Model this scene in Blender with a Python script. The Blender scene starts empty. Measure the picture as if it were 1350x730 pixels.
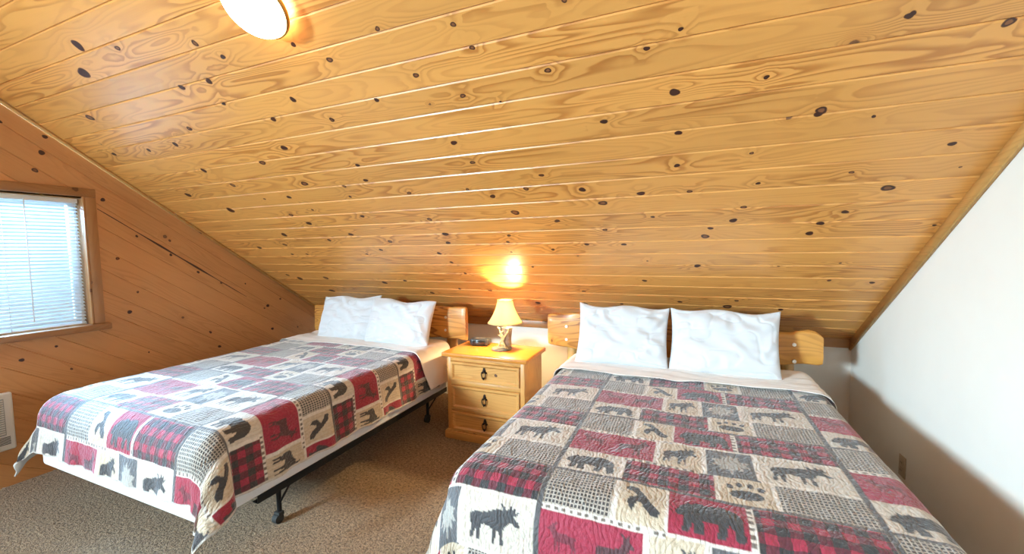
import bpy, bmesh, math, random
import numpy as np
from mathutils import Vector, Matrix

random.seed(7)
COL = bpy.context.scene.collection
PI = math.pi

# ------------------------------------------------------------------ room figures (metres)
SL = 0.697                     # ceiling slope dz/dy
NS = math.sqrt(1 + SL * SL)
YW = 3.65                      # knee wall
ZK = 0.816                     # ceiling height at the knee wall
XL, XR = -4.06, 1.085          # gable walls
YB = -0.45                     # ridge line, behind the viewer
YR = -2.5                      # rear wall
def ceil_z(y): return ZK + SL * (YW - y)

# ------------------------------------------------------------------ helpers: objects
def link(name, me, mat=None, parent=None, smooth=True):
    o = bpy.data.objects.new(name, me)
    COL.objects.link(o)
    if mat is not None:
        for m in (mat if isinstance(mat, (list, tuple)) else [mat]):
            me.materials.append(m)
    if smooth and len(me.polygons):
        me.polygons.foreach_set('use_smooth', [True] * len(me.polygons))
    if parent is not None:
        o.parent = parent
    return o

def obj(name, bm, mat, parent=None, smooth=True, angle=None):
    me = bpy.data.meshes.new(name)
    bmesh.ops.recalc_face_normals(bm, faces=bm.faces[:])
    if angle is not None:
        for e in bm.edges:
            if len(e.link_faces) == 2 and e.calc_face_angle(0) > math.radians(angle):
                e.smooth = False
    bm.to_mesh(me); bm.free()
    return link(name, me, mat, parent, smooth)

def thing(name, label, cat, loc=(0, 0, 0), rz=0, group=None):
    o = bpy.data.objects.new(name, None)
    o.empty_display_size = 0.05
    COL.objects.link(o)
    o.location = loc; o.rotation_euler = (0, 0, rz)
    tag(o, label, cat, group)
    return o

def tag(o, label, cat, group=None):
    o['label'] = label; o['category'] = cat
    if group: o['group'] = group
    return o

def struct(o):
    o['kind'] = 'structure'
    return o

def box(bm, x0, x1, y0, y1, z0, z1, bev=0.0, seg=2):
    vs = [bm.verts.new(p) for p in ((x0,y0,z0),(x1,y0,z0),(x1,y1,z0),(x0,y1,z0),(x0,y0,z1),(x1,y0,z1),(x1,y1,z1),(x0,y1,z1))]
    fs = [bm.faces.new([vs[i] for i in f]) for f in ((0,3,2,1),(4,5,6,7),(0,1,5,4),(1,2,6,5),(2,3,7,6),(3,0,4,7))]
    if bev > 0:
        es = list({e for f in fs for e in f.edges})
        bmesh.ops.bevel(bm, geom=es, offset=bev, segments=seg, affect='EDGES', profile=0.5)
    return bm

def cyl(bm, p0, p1, r0, r1=None, n=20, cap=True):
    p0, p1 = Vector(p0), Vector(p1); r1 = r0 if r1 is None else r1
    d = (p1 - p0).normalized()
    a = d.orthogonal().normalized(); b = d.cross(a)
    A, B = [], []
    for i in range(n):
        t = 2 * PI * i / n
        A.append(bm.verts.new(p0 + (a * math.cos(t) + b * math.sin(t)) * r0))
        B.append(bm.verts.new(p1 + (a * math.cos(t) + b * math.sin(t)) * r1))
    for i in range(n):
        bm.faces.new((A[i], A[(i+1) % n], B[(i+1) % n], B[i]))
    if cap:
        bm.faces.new(A[::-1]); bm.faces.new(B)
    return bm

def lathe(bm, prof, c=(0, 0, 0), n=48, cap0=False, cap1=False, wob=None):
    rings = []
    for (r, z) in prof:
        ring = []
        for i in range(n):
            t = 2 * PI * i / n
            rr = r * (wob(t, z) if wob else 1)
            ring.append(bm.verts.new((c[0] + rr * math.cos(t), c[1] + rr * math.sin(t), c[2] + z)))
        rings.append(ring)
    for A, B in zip(rings, rings[1:]):
        for i in range(n):
            bm.faces.new((A[i], A[(i+1) % n], B[(i+1) % n], B[i]))
    if cap0: bm.faces.new(rings[0][::-1])
    if cap1: bm.faces.new(rings[-1])
    return bm

def tube(bm, pts, rad, n=10):
    pts = [Vector(p) for p in pts]
    rings = []
    for i, p in enumerate(pts):
        d = (pts[min(i+1, len(pts)-1)] - pts[max(i-1, 0)]).normalized()
        a = d.cross(Vector((0.13, 0.9, 0.41))).normalized(); b = d.cross(a)
        r = rad[i] if isinstance(rad, (list, tuple)) else rad
        rings.append([bm.verts.new(p + (a * math.cos(2*PI*k/n) + b * math.sin(2*PI*k/n)) * r) for k in range(n)])
    for A, B in zip(rings, rings[1:]):
        for k in range(n):
            bm.faces.new((A[k], A[(k+1) % n], B[(k+1) % n], B[k]))
    bm.faces.new(rings[0][::-1]); bm.faces.new(rings[-1])
    return bm

def grid_mesh(name, P, uv=None, cols=None, close=False):
    """P: (m,n,3) array -> mesh; uv (m,n,2); cols dict name->(m,n,4)."""
    m, n = P.shape[:2]
    me = bpy.data.meshes.new(name)
    idx = np.arange(m * n).reshape(m, n)
    q = np.stack([idx[:-1, :-1], idx[1:, :-1], idx[1:, 1:], idx[:-1, 1:]], -1).reshape(-1, 4)
    nf = len(q)
    me.vertices.add(m * n); me.vertices.foreach_set('co', P.reshape(-1).astype(np.float32))
    me.loops.add(nf * 4); me.loops.foreach_set('vertex_index', q.reshape(-1).astype(np.int32))
    me.polygons.add(nf); me.polygons.foreach_set('loop_start', np.arange(0, nf * 4, 4, dtype=np.int32))
    me.update(calc_edges=True)
    if uv is not None:
        L = me.uv_layers.new(name='UVMap')
        L.data.foreach_set('uv', uv.reshape(-1, 2)[q.reshape(-1)].reshape(-1).astype(np.float32))
    for k, a in (cols or {}).items():
        at = me.color_attributes.new(k, 'FLOAT_COLOR', 'POINT')
        at.data.foreach_set('color', a.reshape(-1).astype(np.float32))
    me.validate()
    return me

def vnoise(shape, cells, seed):
    """smooth value noise on a grid, range -1..1"""
    rs = np.random.RandomState(seed)
    cy, cx = cells
    G = rs.uniform(-1, 1, (cy + 2, cx + 2))
    y = np.linspace(0, cy, shape[0], endpoint=False); x = np.linspace(0, cx, shape[1], endpoint=False)
    yi, xi = y.astype(int), x.astype(int)
    fy = y - yi; fx = x - xi
    fy = (fy * fy * (3 - 2 * fy))[:, None]; fx = (fx * fx * (3 - 2 * fx))[None]
    a = G[np.ix_(yi, xi)]; b = G[np.ix_(yi, xi + 1)]; c = G[np.ix_(yi + 1, xi)]; d = G[np.ix_(yi + 1, xi + 1)]
    return (a * (1 - fx) + b * fx) * (1 - fy) + (c * (1 - fx) + d * fx) * fy

# ------------------------------------------------------------------ helpers: materials
def new_mat(name):
    m = bpy.data.materials.new(name); m.use_nodes = True
    nt = m.node_tree
    return m, nt, nt.nodes['Principled BSDF']

def sock(nt, v, s):
    if isinstance(v, bpy.types.NodeSocket): nt.links.new(v, s)
    else: s.default_value = v

def math_n(nt, op, a, b=0.0, c=None, clamp=False):
    n = nt.nodes.new('ShaderNodeMath'); n.operation = op; n.use_clamp = clamp
    sock(nt, a, n.inputs[0]); sock(nt, b, n.inputs[1])
    if c is not None: sock(nt, c, n.inputs[2])
    return n.outputs[0]

def vec_n(nt, x, y, z=0.0):
    n = nt.nodes.new('ShaderNodeCombineXYZ')
    for v, s in zip((x, y, z), n.inputs): sock(nt, v, s)
    return n.outputs[0]

def sep_n(nt, v):
    n = nt.nodes.new('ShaderNodeSeparateXYZ'); nt.links.new(v, n.inputs[0])
    return n.outputs

def noise_n(nt, v, scale=1.0, detail=2.0, rough=0.5, dist=0.0):
    n = nt.nodes.new('ShaderNodeTexNoise')
    if v is not None: nt.links.new(v, n.inputs['Vector'])
    n.inputs['Scale'].default_value = scale; n.inputs['Detail'].default_value = detail
    n.inputs['Roughness'].default_value = rough; n.inputs['Distortion'].default_value = dist
    return n.outputs[0]

def mr_n(nt, v, a, b, c=0.0, d=1.0, smooth=False):
    n = nt.nodes.new('ShaderNodeMapRange')
    if smooth: n.interpolation_type = 'SMOOTHSTEP'
    sock(nt, v, n.inputs[0])
    for i, x in zip((1, 2, 3, 4), (a, b, c, d)): sock(nt, x, n.inputs[i])
    return n.outputs[0]

def mix_n(nt, f, a, b, mode='MIX'):
    n = nt.nodes.new('ShaderNodeMix'); n.data_type = 'RGBA'; n.blend_type = mode
    sock(nt, f, n.inputs[0])
    for v, s in ((a, n.inputs[6]), (b, n.inputs[7])):
        if isinstance(v, tuple): v = (*v[:3], 1.0)
        sock(nt, v, s)
    return n.outputs[2]

def bump_n(nt, h, strength, dist, bsdf, normal=None):
    n = nt.nodes.new('ShaderNodeBump')
    n.inputs['Strength'].default_value = strength; n.inputs['Distance'].default_value = dist
    nt.links.new(h, n.inputs['Height'])
    if normal is not None: nt.links.new(normal, n.inputs['Normal'])
    if bsdf is not None: nt.links.new(n.outputs[0], bsdf.inputs['Normal'])
    return n.outputs[0]

def plain(name, col, rough=0.5, metal=0.0, var=0.04, vscale=30, bump=0.0, **kw):
    m, nt, b = new_mat(name)
    tc = nt.nodes.new('ShaderNodeTexCoord')
    n = noise_n(nt, tc.outputs['Object'], vscale, 3)
    hi = tuple(min(1, c * (1 + var)) for c in col); lo = tuple(c * (1 - var) for c in col)
    nt.links.new(mix_n(nt, n, lo, hi), b.inputs['Base Color'])
    b.inputs['Roughness'].default_value = rough; b.inputs['Metallic'].default_value = metal
    for k, v in kw.items(): b.inputs[k.replace('_', ' ')].default_value = v
    if bump: bump_n(nt, n, bump, 0.01, b)
    return m

def wood(name, light, dark, knot=(0.10, 0.035, 0.015), pitch=None, axis=0, rough=0.35, coat=0.0, keep=0.45,
         kscale=3.4, ring=9.0, ring_amt=0.55, board_var=0.12, fibre=0.10, coat_rough=0.2, ksize=1.0, knot_amt=0.95, spec=0.5):
    """Knotty pine. With pitch: the UV map carries (metres along the boards, board units across); else object space along axis."""
    m, nt, b = new_mat(name)
    if pitch:
        uvn = nt.nodes.new('ShaderNodeUVMap'); uvn.uv_map = 'UVMap'
        s = sep_n(nt, uvn.outputs[0]); Lr, Av = s[0], s[1]
        idx = math_n(nt, 'FLOOR', math_n(nt, 'ADD', Av, 0.001))
        A = math_n(nt, 'MULTIPLY', Av, pitch)
        wn = nt.nodes.new('ShaderNodeTexWhiteNoise'); wn.noise_dimensions = '1D'
        nt.links.new(idx, wn.inputs['W']); rnd = wn.outputs['Value']
        L = math_n(nt, 'ADD', Lr, math_n(nt, 'MULTIPLY', rnd, 13.0))
        Z = math_n(nt, 'MULTIPLY', idx, 5.37)
    else:
        tc = nt.nodes.new('ShaderNodeTexCoord'); s = sep_n(nt, tc.outputs['Object'])
        order = {0: (0, 1, 2), 1: (1, 0, 2), 2: (2, 0, 1)}[axis]
        L = s[order[0]]; A = math_n(nt, 'ADD', s[order[1]], math_n(nt, 'MULTIPLY', s[order[2]], 0.83)); Z = math_n(nt, 'MULTIPLY', s[order[2]], 0.6)
        oi = nt.nodes.new('ShaderNodeObjectInfo'); rnd = oi.outputs['Random']
        L = math_n(nt, 'ADD', L, math_n(nt, 'MULTIPLY', rnd, 5.0))
    # knots
    vo = nt.nodes.new('ShaderNodeTexVoronoi'); vo.voronoi_dimensions = '2D'; vo.feature = 'F1'
    vo.inputs['Scale'].default_value = kscale; vo.inputs['Randomness'].default_value = 0.95
    warp = math_n(nt, 'MULTIPLY', math_n(nt, 'SUBTRACT', noise_n(nt, vec_n(nt, L, A), 60, 2), 0.5), 0.012)
    nt.links.new(vec_n(nt, math_n(nt, 'ADD', math_n(nt, 'MULTIPLY', L, 0.85), warp), math_n(nt, 'ADD', A, math_n(nt, 'ADD', warp, math_n(nt, 'MULTIPLY', Z, 0.31) if pitch else 0.0))), vo.inputs['Vector'])
    d = math_n(nt, 'DIVIDE', vo.outputs['Distance'], kscale)       # metres
    cs = nt.nodes.new('ShaderNodeSeparateColor'); nt.links.new(vo.outputs['Color'], cs.inputs[0])
    on = math_n(nt, 'LESS_THAN', cs.outputs[0], keep)
    rad = mr_n(nt, cs.outputs[1], 0, 1, 0.006 * ksize, 0.0155 * ksize)
    kn = math_n(nt, 'MULTIPLY', mr_n(nt, d, math_n(nt, 'MULTIPLY', rad, 0.75), math_n(nt, 'MULTIPLY', rad, 1.15), 1, 0, True), on)
    core = math_n(nt, 'MULTIPLY', mr_n(nt, d, 0.0, rad, 0.75, 1.0), 1.0)
    halo = math_n(nt, 'MULTIPLY', mr_n(nt, d, rad, math_n(nt, 'MULTIPLY', rad, 4.5), 1, 0, True), on)
    # contour-like growth rings
    g = noise_n(nt, vec_n(nt, math_n(nt, 'MULTIPLY', L, 0.55), math_n(nt, 'MULTIPLY', A, 5.5), Z), 1.6, 1.5, 0.45, 0.15)
    g = math_n(nt, 'ADD', g, math_n(nt, 'MULTIPLY', halo, 0.16))
    if pitch:
        nk = nt.nodes.new('ShaderNodeAttribute'); nk.attribute_name = 'near_knot'
        g = math_n(nt, 'ADD', g, math_n(nt, 'MULTIPLY', nk.outputs['Fac'], 0.13))
    fr = math_n(nt, 'FRACT', math_n(nt, 'MULTIPLY', g, ring * 2.2))
    saw = math_n(nt, 'MULTIPLY', mr_n(nt, fr, 0.30, 0.86, 0, 1, True), mr_n(nt, fr, 0.86, 1.0, 1, 0, True))
    patch = mr_n(nt, noise_n(nt, vec_n(nt, math_n(nt, 'MULTIPLY', L, 0.8), math_n(nt, 'MULTIPLY', A, 3.0), Z), 1.3, 1), 0.38, 0.60, 0.30, 1.15, True)
    saw = math_n(nt, 'MULTIPLY', math_n(nt, 'MULTIPLY', saw, patch), ring_amt)
    fb = noise_n(nt, vec_n(nt, math_n(nt, 'MULTIPLY', L, 4.0), math_n(nt, 'MULTIPLY', A, 260.0), Z), 1.0, 3, 0.6)
    f = math_n(nt, 'ADD', saw, math_n(nt, 'MULTIPLY', math_n(nt, 'SUBTRACT', fb, 0.5), fibre * 3), clamp=True)
    col = mix_n(nt, f, light, dark)
    tone = math_n(nt, 'ADD', 1.0 - board_var / 2, math_n(nt, 'MULTIPLY', rnd, board_var))
    broad = mr_n(nt, noise_n(nt, vec_n(nt, L, math_n(nt, 'MULTIPLY', A, 3), Z), 1.1, 2), 0.3, 0.7, 0.93, 1.05)
    hs = nt.nodes.new('ShaderNodeHueSaturation'); nt.links.new(col, hs.inputs['Color'])
    nt.links.new(math_n(nt, 'MULTIPLY', tone, broad), hs.inputs['Value'])
    col = mix_n(nt, math_n(nt, 'MULTIPLY', halo, 0.35), hs.outputs[0], dark)
    col = mix_n(nt, math_n(nt, 'MULTIPLY', math_n(nt, 'MULTIPLY', kn, core), knot_amt), col, knot)
    nt.links.new(col, b.inputs['Base Color'])
    b.inputs['Roughness'].default_value = rough
    b.inputs['Coat Weight'].default_value = coat; b.inputs['Coat Roughness'].default_value = coat_rough
    b.inputs['Specular IOR Level'].default_value = spec
    h = math_n(nt, 'ADD', math_n(nt, 'MULTIPLY', fb, 0.5), math_n(nt, 'MULTIPLY', kn, 0.8))
    h = math_n(nt, 'ADD', h, math_n(nt, 'MULTIPLY', noise_n(nt, vec_n(nt, math_n(nt, 'MULTIPLY', L, 3), math_n(nt, 'MULTIPLY', A, 14), Z), 1, 2), 1.2))
    bump_n(nt, h, 0.25, 0.002, b)
    return m

PITCH = 0.1345
M = {}
M['ceil'] = wood('ceiling_pine', (0.700, 0.325, 0.080), (0.415, 0.145, 0.024), pitch=PITCH, rough=0.40, coat=0.40, coat_rough=0.30, ring_amt=0.74, ring=6.5, fibre=0.07, keep=0.06, kscale=4.4, ksize=0.8)
M['wall_pine'] = wood('wall_pine', (0.640, 0.305, 0.108), (0.440, 0.178, 0.054), pitch=PITCH, rough=0.5, ring_amt=0.30, ring=6.5, keep=0.05, kscale=3.4, fibre=0.08)
M['trim'] = wood('trim_pine', (0.660, 0.370, 0.120), (0.470, 0.225, 0.060), axis=1, rough=0.4, ring_amt=0.35, keep=0.1)
M['trim_x'] = wood('trim_pine_across', (0.400, 0.185, 0.060), (0.270, 0.110, 0.033), axis=0, rough=0.4, ring_amt=0.35, keep=0.1)
M['trim_w'] = wood('window_trim_pine', (0.400, 0.190, 0.070), (0.270, 0.110, 0.036), axis=1, rough=0.4, ring_amt=0.35, keep=0.2, kscale=6)
M['trim_z'] = wood('trim_pine_upright', (0.400, 0.190, 0.070), (0.270, 0.110, 0.036), axis=2, rough=0.4, ring_amt=0.35, keep=0.1)
M['ns'] = wood('nightstand_pine', (0.660, 0.325, 0.088), (0.450, 0.180, 0.036), axis=0, rough=0.38, coat=0.3, ring_amt=0.45, keep=0.25, kscale=5, ksize=0.8, board_var=0.05)
M['ns_z'] = wood('nightstand_pine_upright', (0.660, 0.325, 0.088), (0.450, 0.180, 0.036), axis=2, rough=0.38, coat=0.3, ring_amt=0.35, keep=0.15, kscale=5, ksize=0.8, board_var=0.05)
M['ns_top'] = wood('nightstand_top_pine', (0.640, 0.240, 0.036), (0.460, 0.145, 0.020), axis=0, rough=0.33, coat=0.4, ring_amt=0.3, keep=0.1, board_var=0.04)
M['log'] = wood('varnished_log', (0.640, 0.300, 0.062), (0.300, 0.095, 0.016), axis=0, rough=0.45, coat=0.12, ring=8, ring_amt=1.0, keep=0.35, kscale=5, board_var=0.08)
M['log_z'] = wood('varnished_log_upright', (0.640, 0.370, 0.120), (0.420, 0.190, 0.050), axis=2, rough=0.35, coat=0.4, ring_amt=0.4, keep=0.3, kscale=5)

M['plaster'] = plain('white_plaster', (0.80, 0.78, 0.72), 0.75, var=0.03, vscale=6, bump=0.03)
M['plate'] = plain('almond_plate', (0.42, 0.34, 0.24), 0.5)
M['dark'] = plain('dark_slot', (0.02, 0.02, 0.02), 0.6)
M['black_metal'] = plain('black_steel', (0.018, 0.018, 0.02), 0.45, 0.6)
M['iron'] = plain('dark_iron', (0.045, 0.03, 0.022), 0.45, 0.7, var=0.3)
M['rubber'] = plain('black_rubber', (0.02, 0.02, 0.02), 0.7)
M['steel'] = plain('bright_bolt', (0.85, 0.84, 0.80), 0.3, 0.4)
M['brass'] = plain('brass', (0.75, 0.48, 0.16), 0.28, 1.0)
M['white_vinyl'] = plain('white_vinyl', (0.82, 0.84, 0.85), 0.4, var=0.02)
M['white_enamel'] = plain('white_enamel', (0.80, 0.81, 0.80), 0.35, var=0.02)
M['grey_grille'] = plain('grey_grille', (0.42, 0.45, 0.46), 0.4, 0.5)
M['box_ticking'] = plain('quilted_ticking', (0.72, 0.72, 0.74), 0.85, var=0.05, vscale=60)
M['mattress'] = plain('mattress_ticking', (0.78, 0.77, 0.75), 0.85, var=0.04, vscale=60)
M['clock'] = plain('clock_plastic', (0.022, 0.023, 0.026), 0.35, var=0.1)
M['clock_face'] = plain('clock_window', (0.01, 0.012, 0.014), 0.12)
M['clock_key'] = plain('clock_key', (0.10, 0.10, 0.11), 0.4)

def linen(name, col, scale=260, rough=0.85, sheen=0.25):
    m, nt, b = new_mat(name)
    tc = nt.nodes.new('ShaderNodeTexCoord')
    n = noise_n(nt, tc.outputs['Object'], 5, 4, 0.6)
    w = noise_n(nt, tc.outputs['Object'], scale, 2)
    nt.links.new(mix_n(nt, n, tuple(c * 0.97 for c in col), col), b.inputs['Base Color'])
    b.inputs['Roughness'].default_value = rough; b.inputs['Sheen Weight'].default_value = sheen
    h = math_n(nt, 'ADD', math_n(nt, 'MULTIPLY', w, 0.12), n)
    bump_n(nt, h, 0.2, 0.01, b)
    return m
M['pillow'] = linen('white_cotton', (0.64, 0.66, 0.69))
M['sheet'] = linen('cream_sheet', (0.80, 0.75, 0.70))

def carpet():
    m, nt, b = new_mat('carpet_pile')
    tc = nt.nodes.new('ShaderNodeTexCoord'); P = tc.outputs['Object']
    big = noise_n(nt, P, 9, 3, 0.6); fine = noise_n(nt, P, 95, 3, 0.7); mid = noise_n(nt, P, 52, 2, 0.6)
    v = math_n(nt, 'ADD', math_n(nt, 'MULTIPLY', fine, 0.65), math_n(nt, 'MULTIPLY', mid, 0.45))
    v = mr_n(nt, v, 0.42, 0.68, 0, 1)
    c = mix_n(nt, v, (0.105, 0.062, 0.032), (0.52, 0.365, 0.220))
    c = mix_n(nt, mr_n(nt, big, 0.35, 0.7, 0, 0.22), c, (0.22, 0.15, 0.09))
    nt.links.new(c, b.inputs['Base Color']); b.inputs['Roughness'].default_value = 0.95
    b.inputs['Sheen Weight'].default_value = 0.15
    bump_n(nt, v, 0.9, 0.012, b)
    return m
M['carpet'] = carpet()

def quilt_mat():
    m, nt, b = new_mat('printed_patchwork')
    uvn = nt.nodes.new('ShaderNodeUVMap'); uvn.uv_map = 'UVMap'
    s = sep_n(nt, uvn.outputs[0]); u, v = s[0], s[1]
    a1 = nt.nodes.new('ShaderNodeAttribute'); a1.attribute_name = 'print_colour'
    a2 = nt.nodes.new('ShaderNodeAttribute'); a2.attribute_name = 'print_pattern'
    sc = nt.nodes.new('ShaderNodeSeparateColor'); nt.links.new(a2.outputs['Color'], sc.inputs[0])
    # houndstooth-like check
    p = 0.0125
    fx = math_n(nt, 'FRACT', math_n(nt, 'DIVIDE', u, p)); fy = math_n(nt, 'FRACT', math_n(nt, 'DIVIDE', v, p * 1.15))
    dot = math_n(nt, 'MULTIPLY', math_n(nt, 'GREATER_THAN', fx, 0.36), math_n(nt, 'GREATER_THAN', fy, 0.36))
    chk = mix_n(nt, dot, (0.40, 0.36, 0.31), (0.062, 0.055, 0.055))
    # buffalo plaid
    q = 0.066
    w = math_n(nt, 'MULTIPLY', math_n(nt, 'SUBTRACT', noise_n(nt, uvn.outputs[0], 40, 2), 0.5), 0.16)
    px = math_n(nt, 'GREATER_THAN', math_n(nt, 'FRACT', math_n(nt, 'ADD', math_n(nt, 'DIVIDE', u, q), w)), 0.5)
    py = math_n(nt, 'GREATER_THAN', math_n(nt, 'FRACT', math_n(nt, 'ADD', math_n(nt, 'DIVIDE', v, q), w)), 0.5)
    su = math_n(nt, 'ADD', px, py)
    pl = mix_n(nt, mr_n(nt, su, 0, 1), (0.33, 0.025, 0.055), (0.115, 0.022, 0.034))
    pl = mix_n(nt, mr_n(nt, su, 1, 2), pl, (0.036, 0.034, 0.036))
    # wavy wood-grain print on the cream panels
    st = math_n(nt, 'SINE', math_n(nt, 'ADD', math_n(nt, 'MULTIPLY', u, 300.0), math_n(nt, 'MULTIPLY', noise_n(nt, vec_n(nt, math_n(nt, 'MULTIPLY', u, 20), math_n(nt, 'MULTIPLY', v, 6)), 1, 2), 14.0)))
    grain = mr_n(nt, st, 0.1, 1.0, 0.0, 0.30)
    base = mix_n(nt, math_n(nt, 'MULTIPLY', sc.outputs[2], grain), a1.outputs['Color'], (0.42, 0.30, 0.18))
    c = mix_n(nt, sc.outputs[0], base, chk)
    c = mix_n(nt, sc.outputs[1], c, pl)
    mot = mr_n(nt, noise_n(nt, uvn.outputs[0], 55, 3, 0.6), 0.3, 0.7, 0.86, 1.10)
    hs = nt.nodes.new('ShaderNodeHueSaturation'); nt.links.new(c, hs.inputs['Color']); nt.links.new(mot, hs.inputs['Value'])
    nt.links.new(hs.outputs[0], b.inputs['Base Color'])
    b.inputs['Roughness'].default_value = 0.72
    b.inputs["Sheen Weight"].default_value = 0.5; b.inputs['Sheen Roughness'].default_value = 0.4
    # quilting: wandering stitched furrows and puckers
    n1 = noise_n(nt, uvn.outputs[0], 9, 2)
    fur = math_n(nt, 'SINE', math_n(nt, 'ADD', math_n(nt, 'MULTIPLY', u, 150.0), math_n(nt, 'MULTIPLY', n1, 22.0)))
    fur = math_n(nt, 'POWER', math_n(nt, 'ABSOLUTE', fur), 0.5)
    pk = noise_n(nt, vec_n(nt, math_n(nt, 'MULTIPLY', u, 1.5), v), 62, 2, 0.5)
    h = math_n(nt, 'ADD', math_n(nt, 'MULTIPLY', fur, 0.32), pk)
    bump_n(nt, h, 0.8, 0.008, b)
    return m
M['quilt'] = quilt_mat()
M['quilt_back'] = linen('quilt_lining', (0.62, 0.60, 0.56))


# the larger knots of the boards, (x, y, radius) on the slope and (y, z, radius) on the gable
CEIL_KNOTS = [
    (-2.216, 1.786, 0.0278), (-2.501, 1.855, 0.0277), (-3.09, 1.854, 0.0284), (-2.991, 1.983, 0.0253), (-3.579, 2.022, 0.0334), (-2.341, 2.026, 0.0313), (-2.096, 1.632, 0.0203), (-1.726, 1.683, 0.0186), (-1.808, 1.943, 0.0185),
    (-1.843, 2.045, 0.0194), (-2.043, 2.072, 0.0177), (-2.075, 2.151, 0.0153), (-2.601, 2.116, 0.0241), (-2.848, 2.114, 0.0146), (-3.342, 2.187, 0.0415), (-2.775, 2.269, 0.0263), (-2.13, 2.318, 0.0229), (-2.695, 2.357, 0.0302),
    (-3.105, 2.463, 0.0341), (-2.404, 2.484, 0.0257), (-2.686, 2.538, 0.0239), (-3.247, 2.578, 0.0272), (-3.615, 2.608, 0.0296), (-3.311, 2.699, 0.019), (-3.128, 2.7, 0.0183), (-2.454, 2.708, 0.0158), (-3.768, 3.006, 0.0279),
    (-3.66, 3.06, 0.045), (-3.284, 3.042, 0.0359), (-3.441, 3.259, 0.0389), (-3.047, 1.666, 0.0264), (-2.773, 1.598, 0.0211), (-2.515, 2.235, 0.014), (-1.115, 1.885, 0.0211), (-1.072, 2.002, 0.0175), (-0.351, 1.877, 0.0163),
    (-0.722, 2.114, 0.0164), (-1.605, 2.159, 0.0189), (-1.196, 2.164, 0.0145), (-1.062, 2.225, 0.0238), (-0.839, 2.19, 0.022), (-0.529, 2.221, 0.0243), (-0.437, 2.317, 0.0286), (-0.973, 2.352, 0.034), (-1.605, 2.373, 0.0233),
    (-0.733, 2.432, 0.021), (-0.462, 2.515, 0.0178), (-1.57, 2.511, 0.0302), (-1.602, 2.596, 0.025), (-1.098, 2.541, 0.0189), (-1.132, 2.6, 0.0167), (-2.1, 2.569, 0.0245), (-1.751, 2.706, 0.0235), (-0.838, 2.679, 0.0184),
    (-0.599, 2.636, 0.0194), (-2.267, 2.659, 0.0225), (-1.707, 2.809, 0.0206), (-1.663, 2.944, 0.0212), (-2.349, 3.059, 0.0255), (-2.608, 3.095, 0.0362), (-2.18, 3.236, 0.0258), (-1.842, 3.159, 0.0195), (-1.552, 3.17, 0.022),
    (-0.738, 3.144, 0.0209), (-0.772, 3.319, 0.0317), (-1.177, 3.331, 0.0281), (-1.049, 2.859, 0.0148), (-1.15, 2.699, 0.0115), (-0.048, 1.966, 0.0183), (0.449, 1.953, 0.0201), (0.245, 2.094, 0.0117), (-0.056, 2.124, 0.0166),
    (-0.232, 2.269, 0.0225), (-0, 2.275, 0.0157), (0.293, 2.253, 0.014), (0.251, 2.39, 0.0168), (0.213, 2.476, 0.0248), (0.601, 2.515, 0.0221), (0.108, 2.527, 0.0169), (0.084, 2.587, 0.0271), (0.572, 2.582, 0.023),
    (-0.185, 2.43, 0.0139), (-0.369, 2.641, 0.0182), (0.485, 2.843, 0.0094), (0.051, 2.841, 0.0259), (-0.278, 3, 0.0201), (0.762, 2.968, 0.0145), (-0.054, 3.241, 0.0205), (0.307, 3.204, 0.0182), (0.257, 3.281, 0.0379),
    (0.581, 3.292, 0.0217), (-0.243, 2.795, 0.0093), (-0.475, 3.298, 0.0175), (0.628, 1.988, 0.0095), (0.913, 2.13, 0.0161), (0.636, 2.227, 0.0122), (0.792, 2.32, 0.0294), (0.987, 2.237, 0.0071), (0.68, 2.447, 0.0178),
    (1.046, 2.548, 0.0109), (0.77, 2.814, 0.0102), (0.967, 2.982, 0.017), (-2.862, 1.153, 0.0413), (-2.623, 1.206, 0.0197), (-2.127, 1.272, 0.0219), (-2.042, 1.342, 0.0176), (-2.488, 1.409, 0.0233), (-2.269, 1.413, 0.0243),
    (-3.485, 1.434, 0.0339), (-2.324, 1.517, 0.0155), (-2.774, 1.596, 0.0211), (-3.042, 1.665, 0.0198), (-3.354, 1.671, 0.0214), (-3.747, 1.657, 0.0233), (-3.059, 1.248, 0.045), (-1.609, 1.368, 0.0155), (-1.165, 1.391, 0.0152),
    (-0.841, 1.436, 0.0154), (-1.484, 1.448, 0.0194), (-1.859, 1.563, 0.023), (-1.113, 1.57, 0.0182), (-1.388, 1.634, 0.0164), (-1.728, 1.684, 0.0186), (-0.805, 1.519, 0.0143), (-0.531, 1.645, 0.0169), (-0.151, 1.635, 0.0133),
    (-0.036, 1.597, 0.0111), (-0.406, 1.447, 0.0131), (-0.943, 1.681, 0.0163), (-0.78, 1.73, 0.007), (-0.06, 1.799, 0.0253), (-0.35, 1.877, 0.0179), (0.251, 1.794, 0.0124), (0.454, 1.941, 0.0248), (0.605, 1.68, 0.0157),
    (0.627, 1.987, 0.0095), (0.857, 1.742, 0.0201), (0.611, 1.676, 0.0137),]
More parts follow.
